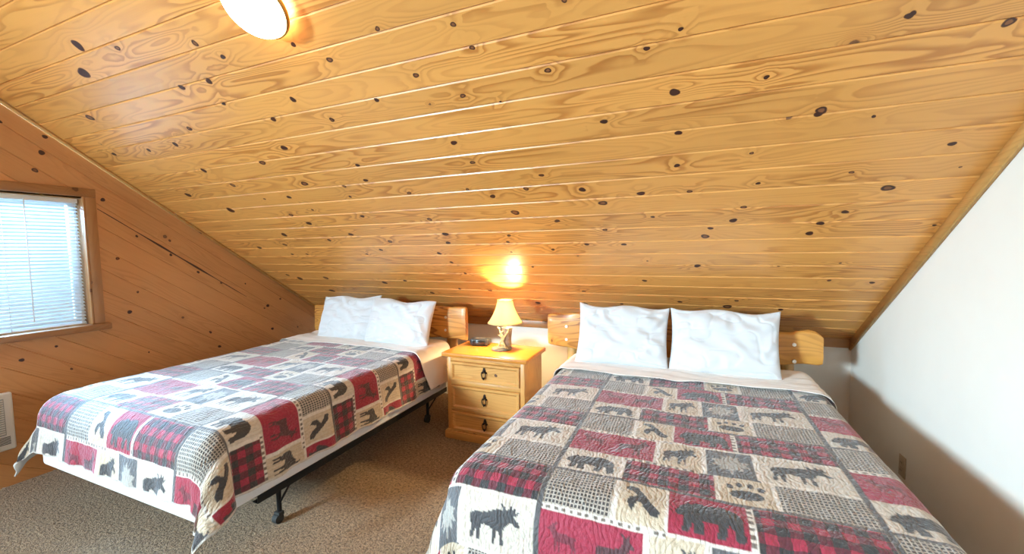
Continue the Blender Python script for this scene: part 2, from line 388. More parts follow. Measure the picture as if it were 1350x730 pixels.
WALL_KNOTS = [
    (1.709, 1.91, 0.0159), (1.9, 1.641, 0.0127), (2.129, 1.488, 0.0158), (2.335, 1.329, 0.0167), (2.528, 1.216, 0.0125), (1.768, 1.466, 0.0164), (1.88, 1.195, 0.0128), (2.128, 1.609, 0.0135), (1.818, 1.043, 0.021),
    (2.407, 0.768, 0.0147), (2.479, 0.62, 0.0175), (1.925, 0.696, 0.0087), (1.392, 0.863, 0.0111), (1.224, 0.808, 0.0176), (1.459, 0.684, 0.0114), (2.76, 1.19, 0.0106), (3.135, 0.995, 0.0144), (2.986, 0.94, 0.0223),
    (3.334, 0.654, 0.012), (3.025, 0.689, 0.0198), (2.948, 0.919, 0.0111), (2.406, 0.771, 0.0147), (1.227, 2.354, 0.0135), (1.426, 2.306, 0.018), (1.403, 2.195, 0.0216), (1.364, 2.071, 0.0214), (1.707, 1.909, 0.0199),]

def knot_mat(name, core, ring, mid):
    m, nt, b = new_mat(name)
    at = nt.nodes.new('ShaderNodeUVMap'); at.uv_map = 'UVMap'
    s = sep_n(nt, at.outputs[0])                      # x: 0 centre .. 1 rim, y: kind of knot
    tc = nt.nodes.new('ShaderNodeTexCoord')
    n = noise_n(nt, tc.outputs['Object'], 160, 3, 0.6)
    r = math_n(nt, 'ADD', s[0], math_n(nt, 'MULTIPLY', math_n(nt, 'SUBTRACT', n, 0.5), 0.25))
    c = mix_n(nt, mr_n(nt, r, 0.42, 0.62, 0, 1, True), mix_n(nt, s[1], core, mid), core)
    c = mix_n(nt, mr_n(nt, r, 0.80, 1.02, 0, 1, True), c, ring)
    nt.links.new(c, b.inputs['Base Color']); b.inputs['Roughness'].default_value = 0.45
    return m
M['knot'] = knot_mat('pine_knot', (0.050, 0.016, 0.009), (0.30, 0.115, 0.026), (0.21, 0.080, 0.028))
M['knot_wall'] = knot_mat('gable_knot', (0.055, 0.020, 0.012), (0.26, 0.095, 0.030), (0.18, 0.070, 0.028))

def add_knots(bm, spots, ax, ay, nrm, seed, mi, long=1.25):
    """thin discs let into the board faces: ax runs along the grain"""
    uv = bm.loops.layers.uv['UVMap']
    rs = np.random.RandomState(seed)
    for c, r in spots:
        asp = rs.uniform(1.0, long); kind = 1.0 if rs.rand() < 0.35 else 0.0
        ph = rs.uniform(0, 6, 3); N = 22
        mid = bm.verts.new(c + nrm * 0.0007); ringv = []
        for i in range(N):
            t = 2 * PI * i / N
            w = 0.74 * r * (1 + 0.10 * math.sin(2 * t + ph[0]) + 0.06 * math.sin(3 * t + ph[1]))
            ringv.append(bm.verts.new(c + ax * (w * asp * math.cos(t)) + ay * (w * math.sin(t) * 0.92) + nrm * 0.0005))
        for i in range(N):
            f = bm.faces.new((mid, ringv[i], ringv[(i + 1) % N])); f.material_index = mi
            f.normal_update()
            if f.normal.dot(nrm) < 0: f.normal_flip()
            for l in f.loops: l[uv].uv = (0.0 if l.vert is mid else 1.0, kind)

def near_knots(bm, spots):
    """how close each point is to a knot: bends the grain around it"""
    P = np.array([tuple(c) for c, r in spots]); Rr = np.array([r for c, r in spots])
    lay = bm.verts.layers.float.new('near_knot')
    for v in bm.verts:
        d = np.linalg.norm(P - np.array(tuple(v.co)), axis=1) / (Rr * 2.2 + 0.010)
        v[lay] = float(np.exp(-d.min() ** 2))
# ------------------------------------------------------------------ setting
def groove(bm, lines, co_dir, no, push, half=0.005):
    """cut V grooves: lines = plane offsets along unit vector co_dir; push = vector that deepens the middle line"""
    for w in lines:
        for dlt in (-half, 0.0, half):
            bmesh.ops.bisect_plane(bm, geom=bm.verts[:] + bm.edges[:] + bm.faces[:], plane_co=co_dir * (w + dlt), plane_no=co_dir, dist=1e-6)
    ws = np.array(lines)
    for v in bm.verts:
        t = v.co.dot(co_dir)
        if np.abs(ws - t).min() < 5e-5: v.co += push

def uv_boards(bm, fL, fA, w0):
    uv = bm.loops.layers.uv.new('UVMap')
    for f in bm.faces:
        c = f.calc_center_median()
        bi = math.floor((fA(c) - w0) / PITCH)
        for l in f.loops:
            a = (fA(l.vert.co) - w0) / PITCH
            l[uv].uv = (fL(l.vert.co), min(max(a, bi + 0.002), bi + 0.998))

# floor
bm = bmesh.new()
bmesh.ops.create_grid(bm, x_segments=2, y_segments=2, size=1)
for v in bm.verts: v.co = Vector((XL + (v.co.x + 1) / 2 * (XR - XL), YR + (v.co.y + 1) / 2 * (YW - YR), 0))
struct(obj('floor', bm, M['carpet'], smooth=False))

# ceiling: boards run along x; A = distance up the slope from the knee wall
cd = Vector((0, -1, SL)).normalized(); cn = Vector((0, -SL, -1)).normalized()
o0 = Vector((0, YW, ZK)).dot(cd)
seams = [Vector((0, 1.073 + 0.1103 * k, ceil_z(1.073 + 0.1103 * k))).dot(cd) for k in range(-16, 24)]
seams = [s for s in seams if s < Vector((0, YB, ceil_z(YB))).dot(cd) - 0.01]
seams = [s for s in seams if s > o0 + 0.01]
bm = bmesh.new()
a = [(XL - 0.02, YW + 0.02), (XR + 0.02, YW + 0.02), (XR + 0.02, YB), (XL - 0.02, YB)]
bm.faces.new([bm.verts.new((x, y, ceil_z(y))) for x, y in a])
KC = [(Vector((x, y, ceil_z(y))), r) for x, y, r in CEIL_KNOTS]
for x in np.arange(XL + 0.03, XR, 0.045):
    bmesh.ops.bisect_plane(bm, geom=bm.verts[:] + bm.edges[:] + bm.faces[:], plane_co=(x, 0, 0), plane_no=(1, 0, 0))
groove(bm, seams, cd, cn, cn * -0.006, 0.0055)
for sm in seams:
    for q in (0.033, 0.067, 0.101):
        bmesh.ops.bisect_plane(bm, geom=bm.verts[:] + bm.edges[:] + bm.faces[:], plane_co=cd * (sm + q), plane_no=cd)
near_knots(bm, KC)
w0 = seams[0]
uv_boards(bm, lambda c: c.x, lambda c: c.dot(cd), w0 - 20 * PITCH)
me = bpy.data.meshes.new('ceiling'); bm.normal_update()
for f in bm.faces:
    if f.normal.z > 0: f.normal_flip()
add_knots(bm, KC, Vector((1, 0, 0)), cd, cn, 3, 1)
bm.to_mesh(me); bm.free()
struct(link('ceiling', me, [M['ceil'], M['knot']], smooth=False))

# left gable wall with the window opening
WY0, WY1, WZ0, WZ1 = 0.62, 1.585, 0.985, 1.905
bm = bmesh.new()
def wq(y0, y1, z0, z1):
    bm.faces.new([bm.verts.new((XL, y, z)) for y, z in ((y0, z0), (y1, z0), (y1, z1), (y0, z1))])
wq(YR, WY0, 0, 5); wq(WY1, YW + 0.02, 0, 5); wq(WY0, WY1, 0, WZ0); wq(WY0, WY1, WZ1, 5)
bmesh.ops.bisect_plane(bm, geom=bm.verts[:] + bm.edges[:] + bm.faces[:], plane_co=(0, YW, ZK + 0.03), plane_no=-cn, clear_outer=True)
bmesh.ops.bisect_plane(bm, geom=bm.verts[:] + bm.edges[:] + bm.faces[:], plane_co=(0, YB, ceil_z(YB) + 0.03), plane_no=(0, -SL, 1), clear_outer=True)
un = Vector((0, SL, 1)).normalized()
wl = [2.628 - 0.1335 * k for k in range(-9, 32)]
groove(bm, wl, un, None, Vector((-0.004, 0, 0)), 0.0035)
uv_boards(bm, lambda c: c.y * un.z - c.z * un.y, lambda c: c.dot(un), 2.628 - 40 * PITCH)
KW = [(Vector((XL, y, z)), r) for y, z, r in WALL_KNOTS]
bmesh.ops.recalc_face_normals(bm, faces=bm.faces[:])
me = bpy.data.meshes.new('wall_left'); bm.normal_update()
for f in bm.faces:
    if f.normal.x < 0: f.normal_flip()
gdir = Vector((0, un.z, -un.y))
add_knots(bm, KW, gdir, un, Vector((1, 0, 0)), 5, 1)
# the long split in one gable board
uvl = bm.loops.layers.uv['UVMap']
ca, cb = Vector((XL + .0008, 1.670091, 1.839499)), Vector((XL + .0008, 2.764482, 1.058892))
N = 30; rows = []
for i in range(N + 1):
    t = i / N; c = ca.lerp(cb, t)
    w_ = (0.0022 + 0.0045 * math.sin(PI * t) ** 2) * (1 + 0.35 * math.sin(t * 23)) 
    rows.append((bm.verts.new(c + un * w_), bm.verts.new(c - un * w_)))
for A_, B_ in zip(rows, rows[1:]):
    f = bm.faces.new((A_[0], A_[1], B_[1], B_[0])); f.material_index = 1; f.normal_update()
    if f.normal.x < 0: f.normal_flip()
    for l in f.loops: l[uvl].uv = (0.78, 0.0)
bm.to_mesh(me); bm.free()
struct(link('wall_left', me, [M['wall_pine'], M['knot_wall']], smooth=False))

bm = bmesh.new()
ZRE = ceil_z(YB) - SL * (YB - YR)        # ceiling height at the rear wall
bm.faces.new([bm.verts.new(p) for p in ((XR, YR, 0), (XR, YW, 0), (XR, YW, ZK + 0.03), (XR, YB, ceil_z(YB) + 0.03), (XR, YR, ZRE + 0.03))])
struct(obj('wall_right', bm, M['plaster'], smooth=False))
bm = bmesh.new()
bm.faces.new([bm.verts.new(p) for p in ((XL, YW, 0), (XR, YW, 0), (XR, YW, ZK + 0.03), (XL, YW, ZK + 0.03))])
struct(obj('wall_back', bm, M['plaster'], smooth=False))
# the other half of the room, behind the viewer: far slope and rear wall with a wide window
bm = bmesh.new()
bm.faces.new([bm.verts.new(p) for p in ((XL - .02, YB, ceil_z(YB)), (XR + .02, YB, ceil_z(YB)), (XR + .02, YR, ZRE), (XL - .02, YR, ZRE))])
cd2 = Vector((0, -1, -SL)).normalized()
groove(bm, [Vector((0, YB, ceil_z(YB))).dot(cd2) + PITCH * k for k in range(1, 18)], cd2, None, Vector((0, -SL, 1)).normalized() * 0.006, 0.0055)
uv_boards(bm, lambda c: c.x + 3.3, lambda c: c.dot(cd2), Vector((0, YB, ceil_z(YB))).dot(cd2) - 20 * PITCH)
struct(obj('ceiling_rear', bm, M['ceil'], smooth=False))
RX0, RX1, RZ0, RZ1 = -3.95, -2.5, 1.0, 2.12
bm = bmesh.new()
for x0, x1, z0, z1 in ((XL, RX0, 0, ZRE + .02), (RX1, XR, 0, ZRE + .02), (RX0, RX1, 0, RZ0), (RX0, RX1, RZ1, ZRE + .02)):
    bm.faces.new([bm.verts.new(p) for p in ((x0, YR, z0), (x1, YR, z0), (x1, YR, z1), (x0, YR, z1))])
struct(obj('wall_rear', bm, M['plaster'], smooth=False))
w2 = bpy.data.objects.new('window_2', None); COL.objects.link(w2); struct(w2); w2.location = (0, YR, 0)
bm = bmesh.new()
for x0, x1, z0, z1 in ((RX0 - .07, RX0, RZ0 - .07, RZ1 + .07), (RX1, RX1 + .07, RZ0 - .07, RZ1 + .07), (RX0, RX1, RZ1, RZ1 + .07), (RX0, RX1, RZ0 - .07, RZ0)):
    box(bm, x0, x1, -0.08, 0.025, z0, z1, 0.004)
obj('frame', bm, M['trim_x'], w2, angle=40)

# trims
def rake_trim(name, x0, x1, h, mat, prof=None):
    bm = bmesh.new()
    y0, y1 = YB, YW
    vs = []
    for y in (y0, y1):
        zt = ceil_z(y) - 0.001
        vs.append([bm.verts.new(p) for p in ((x0, y, zt), (x1, y, zt), (x1, y, zt - h), (x0, y, zt - h))])
    A, B = vs
    for i in range(4): bm.faces.new((A[i], A[(i+1) % 4], B[(i+1) % 4], B[i]))
    bm.faces.new(A[::-1]); bm.faces.new(B)
    bmesh.ops.bevel(bm, geom=[e for e in bm.edges if abs(e.verts[0].co.y - e.verts[1].co.y) > 1], offset=0.004, segments=2, affect='EDGES')
    return struct(obj(name, bm, mat, angle=40))
rake_trim('trim_1', XR - 0.018, XR, 0.072, M['trim'])
rake_trim('trim_2', XL, XL + 0.015, 0.030, M['trim'])
bm = bmesh.new(); box(bm, XL, XR, YW - 0.02, YW, ZK - 0.055, ZK + 0.012, 0.004)
struct(obj('trim_3', bm, M['trim_x'], angle=40))

# window
win = bpy.data.objects.new('window_1', None); COL.objects.link(win); struct(win)
win.location = (XL, 0, 0)
CW = 0.062
def wbox(name, x0, x1, y0, y1, z0, z1, mat, bev=0.004, parent=win):
    bm = bmesh.new(); box(bm, x0, x1, y0, y1, z0, z1, bev); return obj(name, bm, mat, parent, angle=40)
wbox('casing', 0, 0.022, WY1 + 0.012, WY1 + 0.012 + CW, WZ0 - 0.0, WZ1 + 0.012, M['trim_z'])
wbox('casing', 0, 0.022, WY0 - 0.012 - CW, WY0 - 0.012, WZ0, WZ1 + 0.012, M['trim_z'])
wbox('casing', 0, 0.024, WY0 - 0.012 - CW, WY1 + 0.012 + CW, WZ1 + 0.012, WZ1 + 0.012 + CW, M['trim_w'])
wbox('casing', 0, 0.022, WY1, WY1 + 0.012, WZ0, WZ1 + 0.012, M['trim_z'], 0.002)
wbox('window_sill', -0.02, 0.055, WY0 - 0.10, WY1 + 0.10, WZ0 - 0.045, WZ0, M['trim_w'], 0.008)
for y0, y1 in ((WY1, WY1 + 0.018), (WY0 - 0.018, WY0)):
    wbox('jamb', -0.13, 0.0, y0, y1, WZ0, WZ1, M['trim_z'], 0.001)
wbox('jamb', -0.13, 0.0, WY0, WY1, WZ1, WZ1 + 0.018, M['trim'], 0.001)
wbox('jamb', -0.13, -0.02, WY0, WY1, WZ0 - 0.018, WZ0, M['trim'], 0.001)
bm = bmesh.new()
for (y0, y1, z0, z1) in ((WY0, WY0 + .045, WZ0, WZ1), (WY1 - .045, WY1, WZ0, WZ1), (WY0 + .045, WY1 - .045, WZ1 - .045, WZ1), (WY0 + .045, WY1 - .045, WZ0, WZ0 + .045)):
    box(bm, -0.125, -0.085, y0, y1, z0, z1, 0.003)
obj('sash', bm, M['white_vinyl'], win, angle=40)
gm = bpy.data.materials.new('window_glass'); gm.use_nodes = True
nt = gm.node_tree; nt.nodes.remove(nt.nodes['Principled BSDF'])
tr = nt.nodes.new('ShaderNodeBsdfTransparent'); gl = nt.nodes.new('ShaderNodeBsdfGlossy'); gl.inputs['Roughness'].default_value = 0.02
fz = nt.nodes.new('ShaderNodeFresnel'); fz.inputs['IOR'].default_value = 1.45
mx = nt.nodes.new('ShaderNodeMixShader'); nt.links.new(fz.outputs[0], mx.inputs[0]); nt.links.new(tr.outputs[0], mx.inputs[1]); nt.links.new(gl.outputs[0], mx.inputs[2])
nt.links.new(mx.outputs[0], nt.nodes['Material Output'].inputs[0])
bm = bmesh.new(); box(bm, -0.108, -0.102, WY0 + .04, WY1 - .04, WZ0 + .04, WZ1 - .04)
obj('glass', bm, gm, win, smooth=False)

# blind
bl = thing('window_blind', 'white horizontal slatted blind lowered to the sill inside the pine window frame', 'blind', (XL - 0.045, 0, 0))
BY0, BY1 = WY0 + 0.006, WY1 - 0.010
slm = bpy.data.materials.new('blind_slat'); slm.use_nodes = True
nt = slm.node_tree; pb = nt.nodes['Principled BSDF']
tc = nt.nodes.new('ShaderNodeTexCoord')
nt.links.new(mix_n(nt, noise_n(nt, tc.outputs['Object'], 20, 2), (0.80, 0.83, 0.86), (0.86, 0.88, 0.90)), pb.inputs['Base Color']); pb.inputs['Roughness'].default_value = 0.4
tl = nt.nodes.new('ShaderNodeBsdfTranslucent'); tl.inputs['Color'].default_value = (0.80, 0.88, 0.92, 1)
mx = nt.nodes.new('ShaderNodeMixShader'); mx.inputs[0].default_value = 0.35
nt.links.new(pb.outputs[0], mx.inputs[1]); nt.links.new(tl.outputs[0], mx.inputs[2]); nt.links.new(mx.outputs[0], nt.nodes['Material Output'].inputs[0])
bm = bmesh.new()
NSL = 36; zt, zb = WZ1 - 0.045, WZ0 + 0.022
for i in range(NSL):
    zc = zb + (zt - zb) * i / (NSL - 1)
    tilt = math.radians(-34)
    rows = []
    for k in range(5):
        q = (k / 4 - 0.5) * 0.025
        crown = 0.0022 * (1 - (2 * q / 0.025) ** 2)
        x = q * math.cos(tilt) - crown * math.sin(tilt); z = zc + q * math.sin(tilt) + crown * math.cos(tilt)
        rows.append((bm.verts.new((x, BY0, z)), bm.verts.new((x, BY1, z))))
    for A, B in zip(rows, rows[1:]): bm.faces.new((A[0], A[1], B[1], B[0]))
obj('slats', bm, slm, bl)
bm = bmesh.new(); box(bm, -0.016, 0.016, BY0, BY1, WZ1 - 0.034, WZ1 - 0.002, 0.003); obj('head_rail', bm, M['white_vinyl'], bl, angle=40)
bm = bmesh.new(); box(bm, -0.013, 0.013, BY0, BY1, WZ0 + 0.002, WZ0 + 0.014, 0.003); obj('bottom_rail', bm, M['white_vinyl'], bl, angle=40)
for y in (BY0 + 0.12, (BY0 + BY1) / 2 + 0.1, BY1 - 0.025):
    bm = bmesh.new(); cyl(bm, (0.016, y, WZ0 + 0.01), (0.016, y, WZ1 - 0.03), 0.0016, n=6); obj('ladder_cord', bm, M['white_vinyl'], bl)
bm = bmesh.new(); cyl(bm, (0.024, BY1 - 0.27, WZ0 + 0.06), (0.024, BY1 - 0.27, WZ1 - 0.02), 0.0035, n=8); obj('tilt_wand', bm, M['white_vinyl'], bl)

# ------------------------------------------------------------------ quilt print
TW, TP = 0.98, 0.545
CREAM = (0.55, 0.46, 0.345); CREAM2 = (0.58, 0.525, 0.455); RED = (0.30, 0.020, 0.048); CHAR = (0.050, 0.048, 0.052); STRIP = (0.68, 0.63, 0.57); GREY = (0.105, 0.105, 0.112)
BEAR = [(.02,.42),(.06,.55),(.12,.66),(.18,.72),(.2,.79),(.25,.73),(.34,.82),(.5,.78),(.65,.84),(.8,.82),(.9,.72),(.96,.55),(.97,.35),(.99,.06),(.86,.04),(.84,.25),(.77,.36),(.74,.1),(.72,.04),(.60,.04),(.63,.3),(.5,.33),(.42,.31),(.43,.04),(.29,.03),(.29,.28),(.24,.1),(.22,.04),(.12,.04),(.15,.33),(.09,.35),(.04,.35)]
MOOSE = [(.04,.66),(.12,.73),(.3,.74),(.42,.79),(.54,.86),(.63,.84),(.64,.93),(.58,1.0),(.68,.97),(.72,.87),(.76,.93),(.79,1.03),(.83,.92),(.90,1.0),(.90,.86),(.98,.92),(.92,.80),(.86,.77),(.95,.68),(1.0,.58),(.94,.53),(.84,.62),(.77,.58),(.71,.48),(.67,.38),(.69,.02),(.63,.02),(.60,.34),(.55,.34),(.52,.02),(.46,.02),(.46,.38),(.3,.43),(.24,.38),(.22,.02),(.16,.02),(.15,.32),(.10,.18),(.08,.02),(.02,.02),(.05,.36),(.02,.5)]
DEER = [(.03,.60),(.08,.66),(.3,.66),(.5,.68),(.62,.72),(.70,.86),(.66,.94),(.60,1.0),(.70,.98),(.73,.92),(.78,.97),(.84,1.03),(.82,.92),(.86,.86),(.95,.80),(.97,.75),(.86,.74),(.80,.64),(.74,.48),(.70,.40),(.72,.2),(.69,.02),(.65,.02),(.66,.2),(.60,.38),(.56,.02),(.51,.02),(.53,.38),(.35,.40),(.24,.38),(.16,.2),(.18,.02),(.13,.02),(.10,.2),(.14,.36),(.06,.16),(.06,.02),(.02,.02),(.01,.2),(.07,.42)]
EAGLE = [(.06,.98),(.34,.94),(.48,.78),(.56,.70),(.70,.52),(.84,.36),(1.0,.26),(.98,.10),(.76,.10),(.58,.26),(.46,.42),(.38,.40),(.26,.14),(.10,.30),(.14,.50),(.30,.56),(.36,.62),(.22,.74),(.0,.82)]
LEAF = [(.5,.98),(.58,.8),(.72,.88),(.70,.68),(.95,.66),(.84,.52),(.97,.36),(.74,.38),(.78,.18),(.56,.28),(.53,.02),(.47,.02),(.44,.28),(.22,.18),(.26,.38),(.03,.36),(.16,.52),(.05,.66),(.30,.68),(.28,.88),(.42,.8)]
def ell(cx, cy, rx, ry, n=18): return [(cx + rx * math.cos(2*PI*i/n), cy + ry * math.sin(2*PI*i/n)) for i in range(n)]
PAW = [ell(.5, .36, .40, .24), ell(.13, .70, .085, .12), ell(.36, .84, .085, .12), ell(.62, .85, .085, .12), ell(.86, .72, .085, .12)]
def flip(p): return [(1 - x, y) for x, y in p]

def inside(poly, x, y):
    r = np.zeros(x.shape, bool)
    n = len(poly)
    for i in range(n):
        x0, y0 = poly[i]; x1, y1 = poly[(i + 1) % n]
        if y0 == y1: continue
        c = ((y0 > y) != (y1 > y)) & (x < (x1 - x0) * (y - y0) / (y1 - y0) + x0)
        r ^= c
    return r

def paint(U, V):
    """U across, V towards the foot (metres on the cloth) -> colour and pattern arrays"""
    u = np.mod(U, TW); v = np.mod(V, TP)
    col = np.zeros(U.shape + (4,)); pat = np.zeros(U.shape + (4,)); col[..., 3] = 1; pat[..., 3] = 1
    col[..., :3] = CREAM
    def panel(u0, u1, v0, v1, c=None, p=None):
        m = (u >= u0) & (u < u1) & (v >= v0) & (v < v1)
        if c is not None: col[m, :3] = c
        pat[m, :3] = 0
        if p is not None: pat[m, p] = 1
        return m
    def fig(m, polys, u0, u1, v0, v1, c=CHAR, pad=0.1):
        x = ((u - u0) / (u1 - u0) - pad) / (1 - 2 * pad); y = (1 - (v - v0) / (v1 - v0) - pad) / (1 - 2 * pad)
        polys = polys if isinstance(polys[0], list) else [polys]
        r = np.zeros(u.shape, bool)
        for p in polys: r |= inside(p, x, y)
        r &= m
        col[r, :3] = c; pat[r, :3] = 0
    a = panel(0, .245, 0, .185, None, 0)
    a = panel(.245, .40, 0, .185, CREAM, 2); fig(a, flip(EAGLE) if False else EAGLE, .245, .40, 0, .185, pad=.14)
    a = panel(0, .345, .185, .385, RED); fig(a, DEER, .175, .335, .195, .37, (0.085, 0.030, 0.036)); fig(a, flip(DEER), .02, .15, .215, .33, (0.15, 0.022, 0.036))
    a = panel(0, .235, .385, TP, CREAM2, 2); fig(a, BEAR, .0, .235, .385, TP, pad=.09)
    a = panel(.235, .55, .385, TP, None, 1)
    a = panel(.40, .635, 0, .185, RED); fig(a, BEAR, .40, .635, 0, .185, pad=.08)
    a = panel(.345, .515, .185, .385, CREAM, 2); fig(a, MOOSE, .345, .515, .185, .385, pad=.13)
    a = panel(.515, .69, .185, .385, GREY); fig(a, LEAF, .53, .68, .20, .37, (0.36, 0.34, 0.31), pad=.02)
    a = panel(.55, .725, .385, TP, CREAM, 2); fig(a, PAW, .565, .71, .40, TP - .012, pad=.06)
    a = panel(.635, .98, 0, .185, None, 1)
    a = panel(.69, .98, .185, .378, CREAM2, 2); fig(a, MOOSE, .70, .955, .19, .372, pad=.12)
    a = panel(.725, .98, .378, TP, None, 0)
    def strip(u0, u1, v0, v1, c=STRIP, dash=None):
        m = panel(u0, u1, v0, v1, c)
        if dash is not None:
            t = (v if dash == 1 else u); w = (u - (u0 + u1) / 2) if dash == 1 else (v - (v0 + v1) / 2)
            d = m & (np.mod(t, .026) < .013) & (np.abs(w) < .0055)
            col[d, :3] = (0.16, 0.13, 0.11)
    strip(.232, .252, 0, .185); strip(.392, .405, 0, .185)
    strip(0, .40, .178, .196, dash=0); strip(.335, .355, .185, .385); strip(0, .345, .380, .392, (0.55, 0.48, 0.40))
    strip(.226, .245, .385, TP); strip(.622, .642, 0, .185, dash=1); strip(.505, .522, .185, .385)
    strip(.682, .702, .185, .378); strip(.542, .558, .385, TP); strip(.715, .732, .378, TP)
    strip(.69, .98, .372, .385); strip(.40, .98, .178, .190); strip(.23, .50, .382, .397, dash=0)
    panel(0, TW, 0, .008, (0.11, 0.10, 0.10)); panel(0, TW, TP - .006, TP, (0.11, 0.10, 0.10))
    panel(0, .010, 0, TP, (0.085, 0.08, 0.082)); panel(TW - .011, TW, 0, TP, (0.085, 0.08, 0.082))
    return col, pat

# ------------------------------------------------------------------ cloth over a bed
def drape(S, T, x0, x1, yf, top, r, flare, corner_flare, waves, seed, lump=0.006, ry=0.075):
    """S,T unfolded cloth positions; the bed is x0..x1, foot at yf, flat top at height top."""
    dx = np.where(S > x1 - r, S - (x1 - r), np.where(S < x0 + r, S - (x0 + r), 0.0))
    dy = np.where(T < yf + ry, (yf + ry) - T, 0.0)
    ax = np.abs(dx); rr = np.hypot(ax, dy)
    phi = np.arctan2(dy, ax + 1e-9)                       # 0 side .. pi/2 foot
    rx = r; r = rx * np.cos(phi) ** 2 + ry * np.sin(phi) ** 2
    q = r * PI / 2
    cor = np.sin(2 * phi) ** 2
    over = np.maximum(rr - q, 0)
    wob = waves * np.clip(over / 0.25, 0, 1) * (np.sin(S * 21 + seed) * np.sin(phi) * 0.6 + np.sin(S * 47 + seed * 2 + T * 6) * np.sin(phi) * 0.35 + np.sin(T * 17 + seed) * np.cos(phi) * 0.5 + np.sin(T * 39 + seed * 3) * np.cos(phi) * 0.3 + 0.75)
    fl = flare + corner_flare * cor
    th = np.minimum(rr / r, PI / 2)
    out = r * np.sin(th) + over * np.sin(fl) + wob
    down = r * (1 - np.cos(th)) + over * np.cos(fl)
    # corner fold: the tip swings along its own folds
    sw = cor * np.clip(over / 0.25, 0, 1)
    phi2 = phi + sw * 0.22 * np.sin(phi * 6 + seed)
    cx = np.clip(S, x0 + rx, x1 - rx); cy = np.maximum(T, yf + ry)
    X = cx + np.sign(dx) * out * np.cos(phi2); Y = cy - out * np.sin(phi2)
    Z = top - down
    n = vnoise(S.shape, (7, 7), seed + 5) * lump + vnoise(S.shape, (22, 20), seed + 6) * lump * 0.45
    flat = np.clip(1 - rr / (q * 1.2), 0, 1)
    Z = Z + n * (0.35 + 0.65 * flat)
    return np.stack([X, Y, Z], -1)

def solidify(o, t):
    md = o.modifiers.new('thickness', 'SOLIDIFY'); md.thickness = t; md.offset = -1

def make_quilt(x0, x1, yf, yh, top, u_of_x0, v_of_yf, seed, drop, footdrop, label, cflare=0.42, flare=0.05, vs=1.0, waves=0.016, ry=0.14):
    st = 0.0048
    s = np.arange(x0 - drop, x1 + drop, st); t = np.arange(yh, yf - footdrop, -st)
    T, S = np.meshgrid(t, s, indexing='ij')
    P = drape(S, T, x0, x1, yf, top, 0.075, flare, cflare, waves, seed, 0.0045, ry)
    U = S - x0 + u_of_x0; V = v_of_yf - (T - yf) * vs
    hem = 0.006
    col, pat = paint(U, V)
    # puckering of the stitched layers
    pu = vnoise(S.shape, (int((yh - yf + footdrop) / 0.045), int((x1 - x0 + 2 * drop) / 0.032)), seed + 11)
    mask = np.ones(S.shape)
    P[..., 2] += pu * 0.0022
    rr_ = (S < x0 - drop + hem * 2) | (S > x1 + drop - hem * 2.2) | (T < yf - footdrop + hem * 2.2)
    col[rr_, :3] = (0.55, 0.52, 0.48); pat[rr_, :3] = 0
    # u,v of the print as UV, so the woven patterns follow the cloth
    me = grid_mesh('quilt', P, np.stack([U, V], -1), {'print_colour': col, 'print_pattern': pat})
    o = link('quilt', me, [M['quilt'], M['quilt_back']])
    solidify(o, 0.007)
    o.modifiers['thickness'].material_offset = 1; o.modifiers['thickness'].material_offset_rim = 0
    tag(o, label, 'quilt', 'lodge patchwork quilts on the two beds')
    return o

def make_sheet(x0, x1, yf, y0, y1, top, seed, drop, label):
    st = 0.012
    s = np.arange(x0 - drop, x1 + drop, st); t = np.arange(y1, y0, -st)
    T, S = np.meshgrid(t, s, indexing='ij')
    w = 0.014 * np.sin(S * 5 + seed) + 0.006 * np.sin(S * 17 + seed * 2)
    k = np.clip((y1 - T) / (y1 - y0), 0, 1)
    T2 = T + w * k
    side = np.maximum(np.maximum(S - x1, x0 - S), 0)
    T2 = T2 + side * 0.30 * k * k
    P = drape(S, T2, x0, x1, yf, top, 0.082, 0.07, 0.2, 0.010, seed, 0.004)
    n = np.sin(T * 60 + 5 * np.sin(S * 6 + seed)) * 0.0018 + vnoise(S.shape, (6, 22), seed + 3) * 0.004
    P[..., 2] += n
    me = grid_mesh('bed_sheet', P, np.stack([S, T], -1))
    o = link('bed_sheet', me, M['sheet']); solidify(o, 0.003)
    tag(o, label, 'sheet', 'turned-down sheets')
    return o

def rounded_slab(bm, x0, x1, y0, y1, z0, z1, r, rv, seed=0, n=6):
    """mattress-like block: plan corners r, edge rounding rv"""
    def ring(inset, z):
        pts = []
        for cx, cy, a0 in ((x1 - r, y1 - r, 0), (x0 + r, y1 - r, PI/2), (x0 + r, y0 + r, PI), (x1 - r, y0 + r, 1.5*PI)):
            for i in range(n + 1):
                a = a0 + PI/2 * i / n
                pts.append((cx + (r - inset) * math.cos(a), cy + (r - inset) * math.sin(a), z))
        return [bm.verts.new(p) for p in pts]
    prof = []
    for i in range(5): a = PI/2 * i / 4; prof.append((rv * (1 - math.sin(a)), z0 + rv * (1 - math.cos(a))))
    for i in range(5): a = PI/2 * i / 4; prof.append((rv * (1 - math.cos(a)), z1 - rv * (1 - math.sin(a))))
    R = [ring(*p) for p in prof]
    for A, B in zip(R, R[1:]):
        for i in range(len(A)): bm.faces.new((A[i], A[(i+1) % len(A)], B[(i+1) % len(A)], B[i]))
    bm.faces.new(R[0][::-1]); bm.faces.new(R[-1])

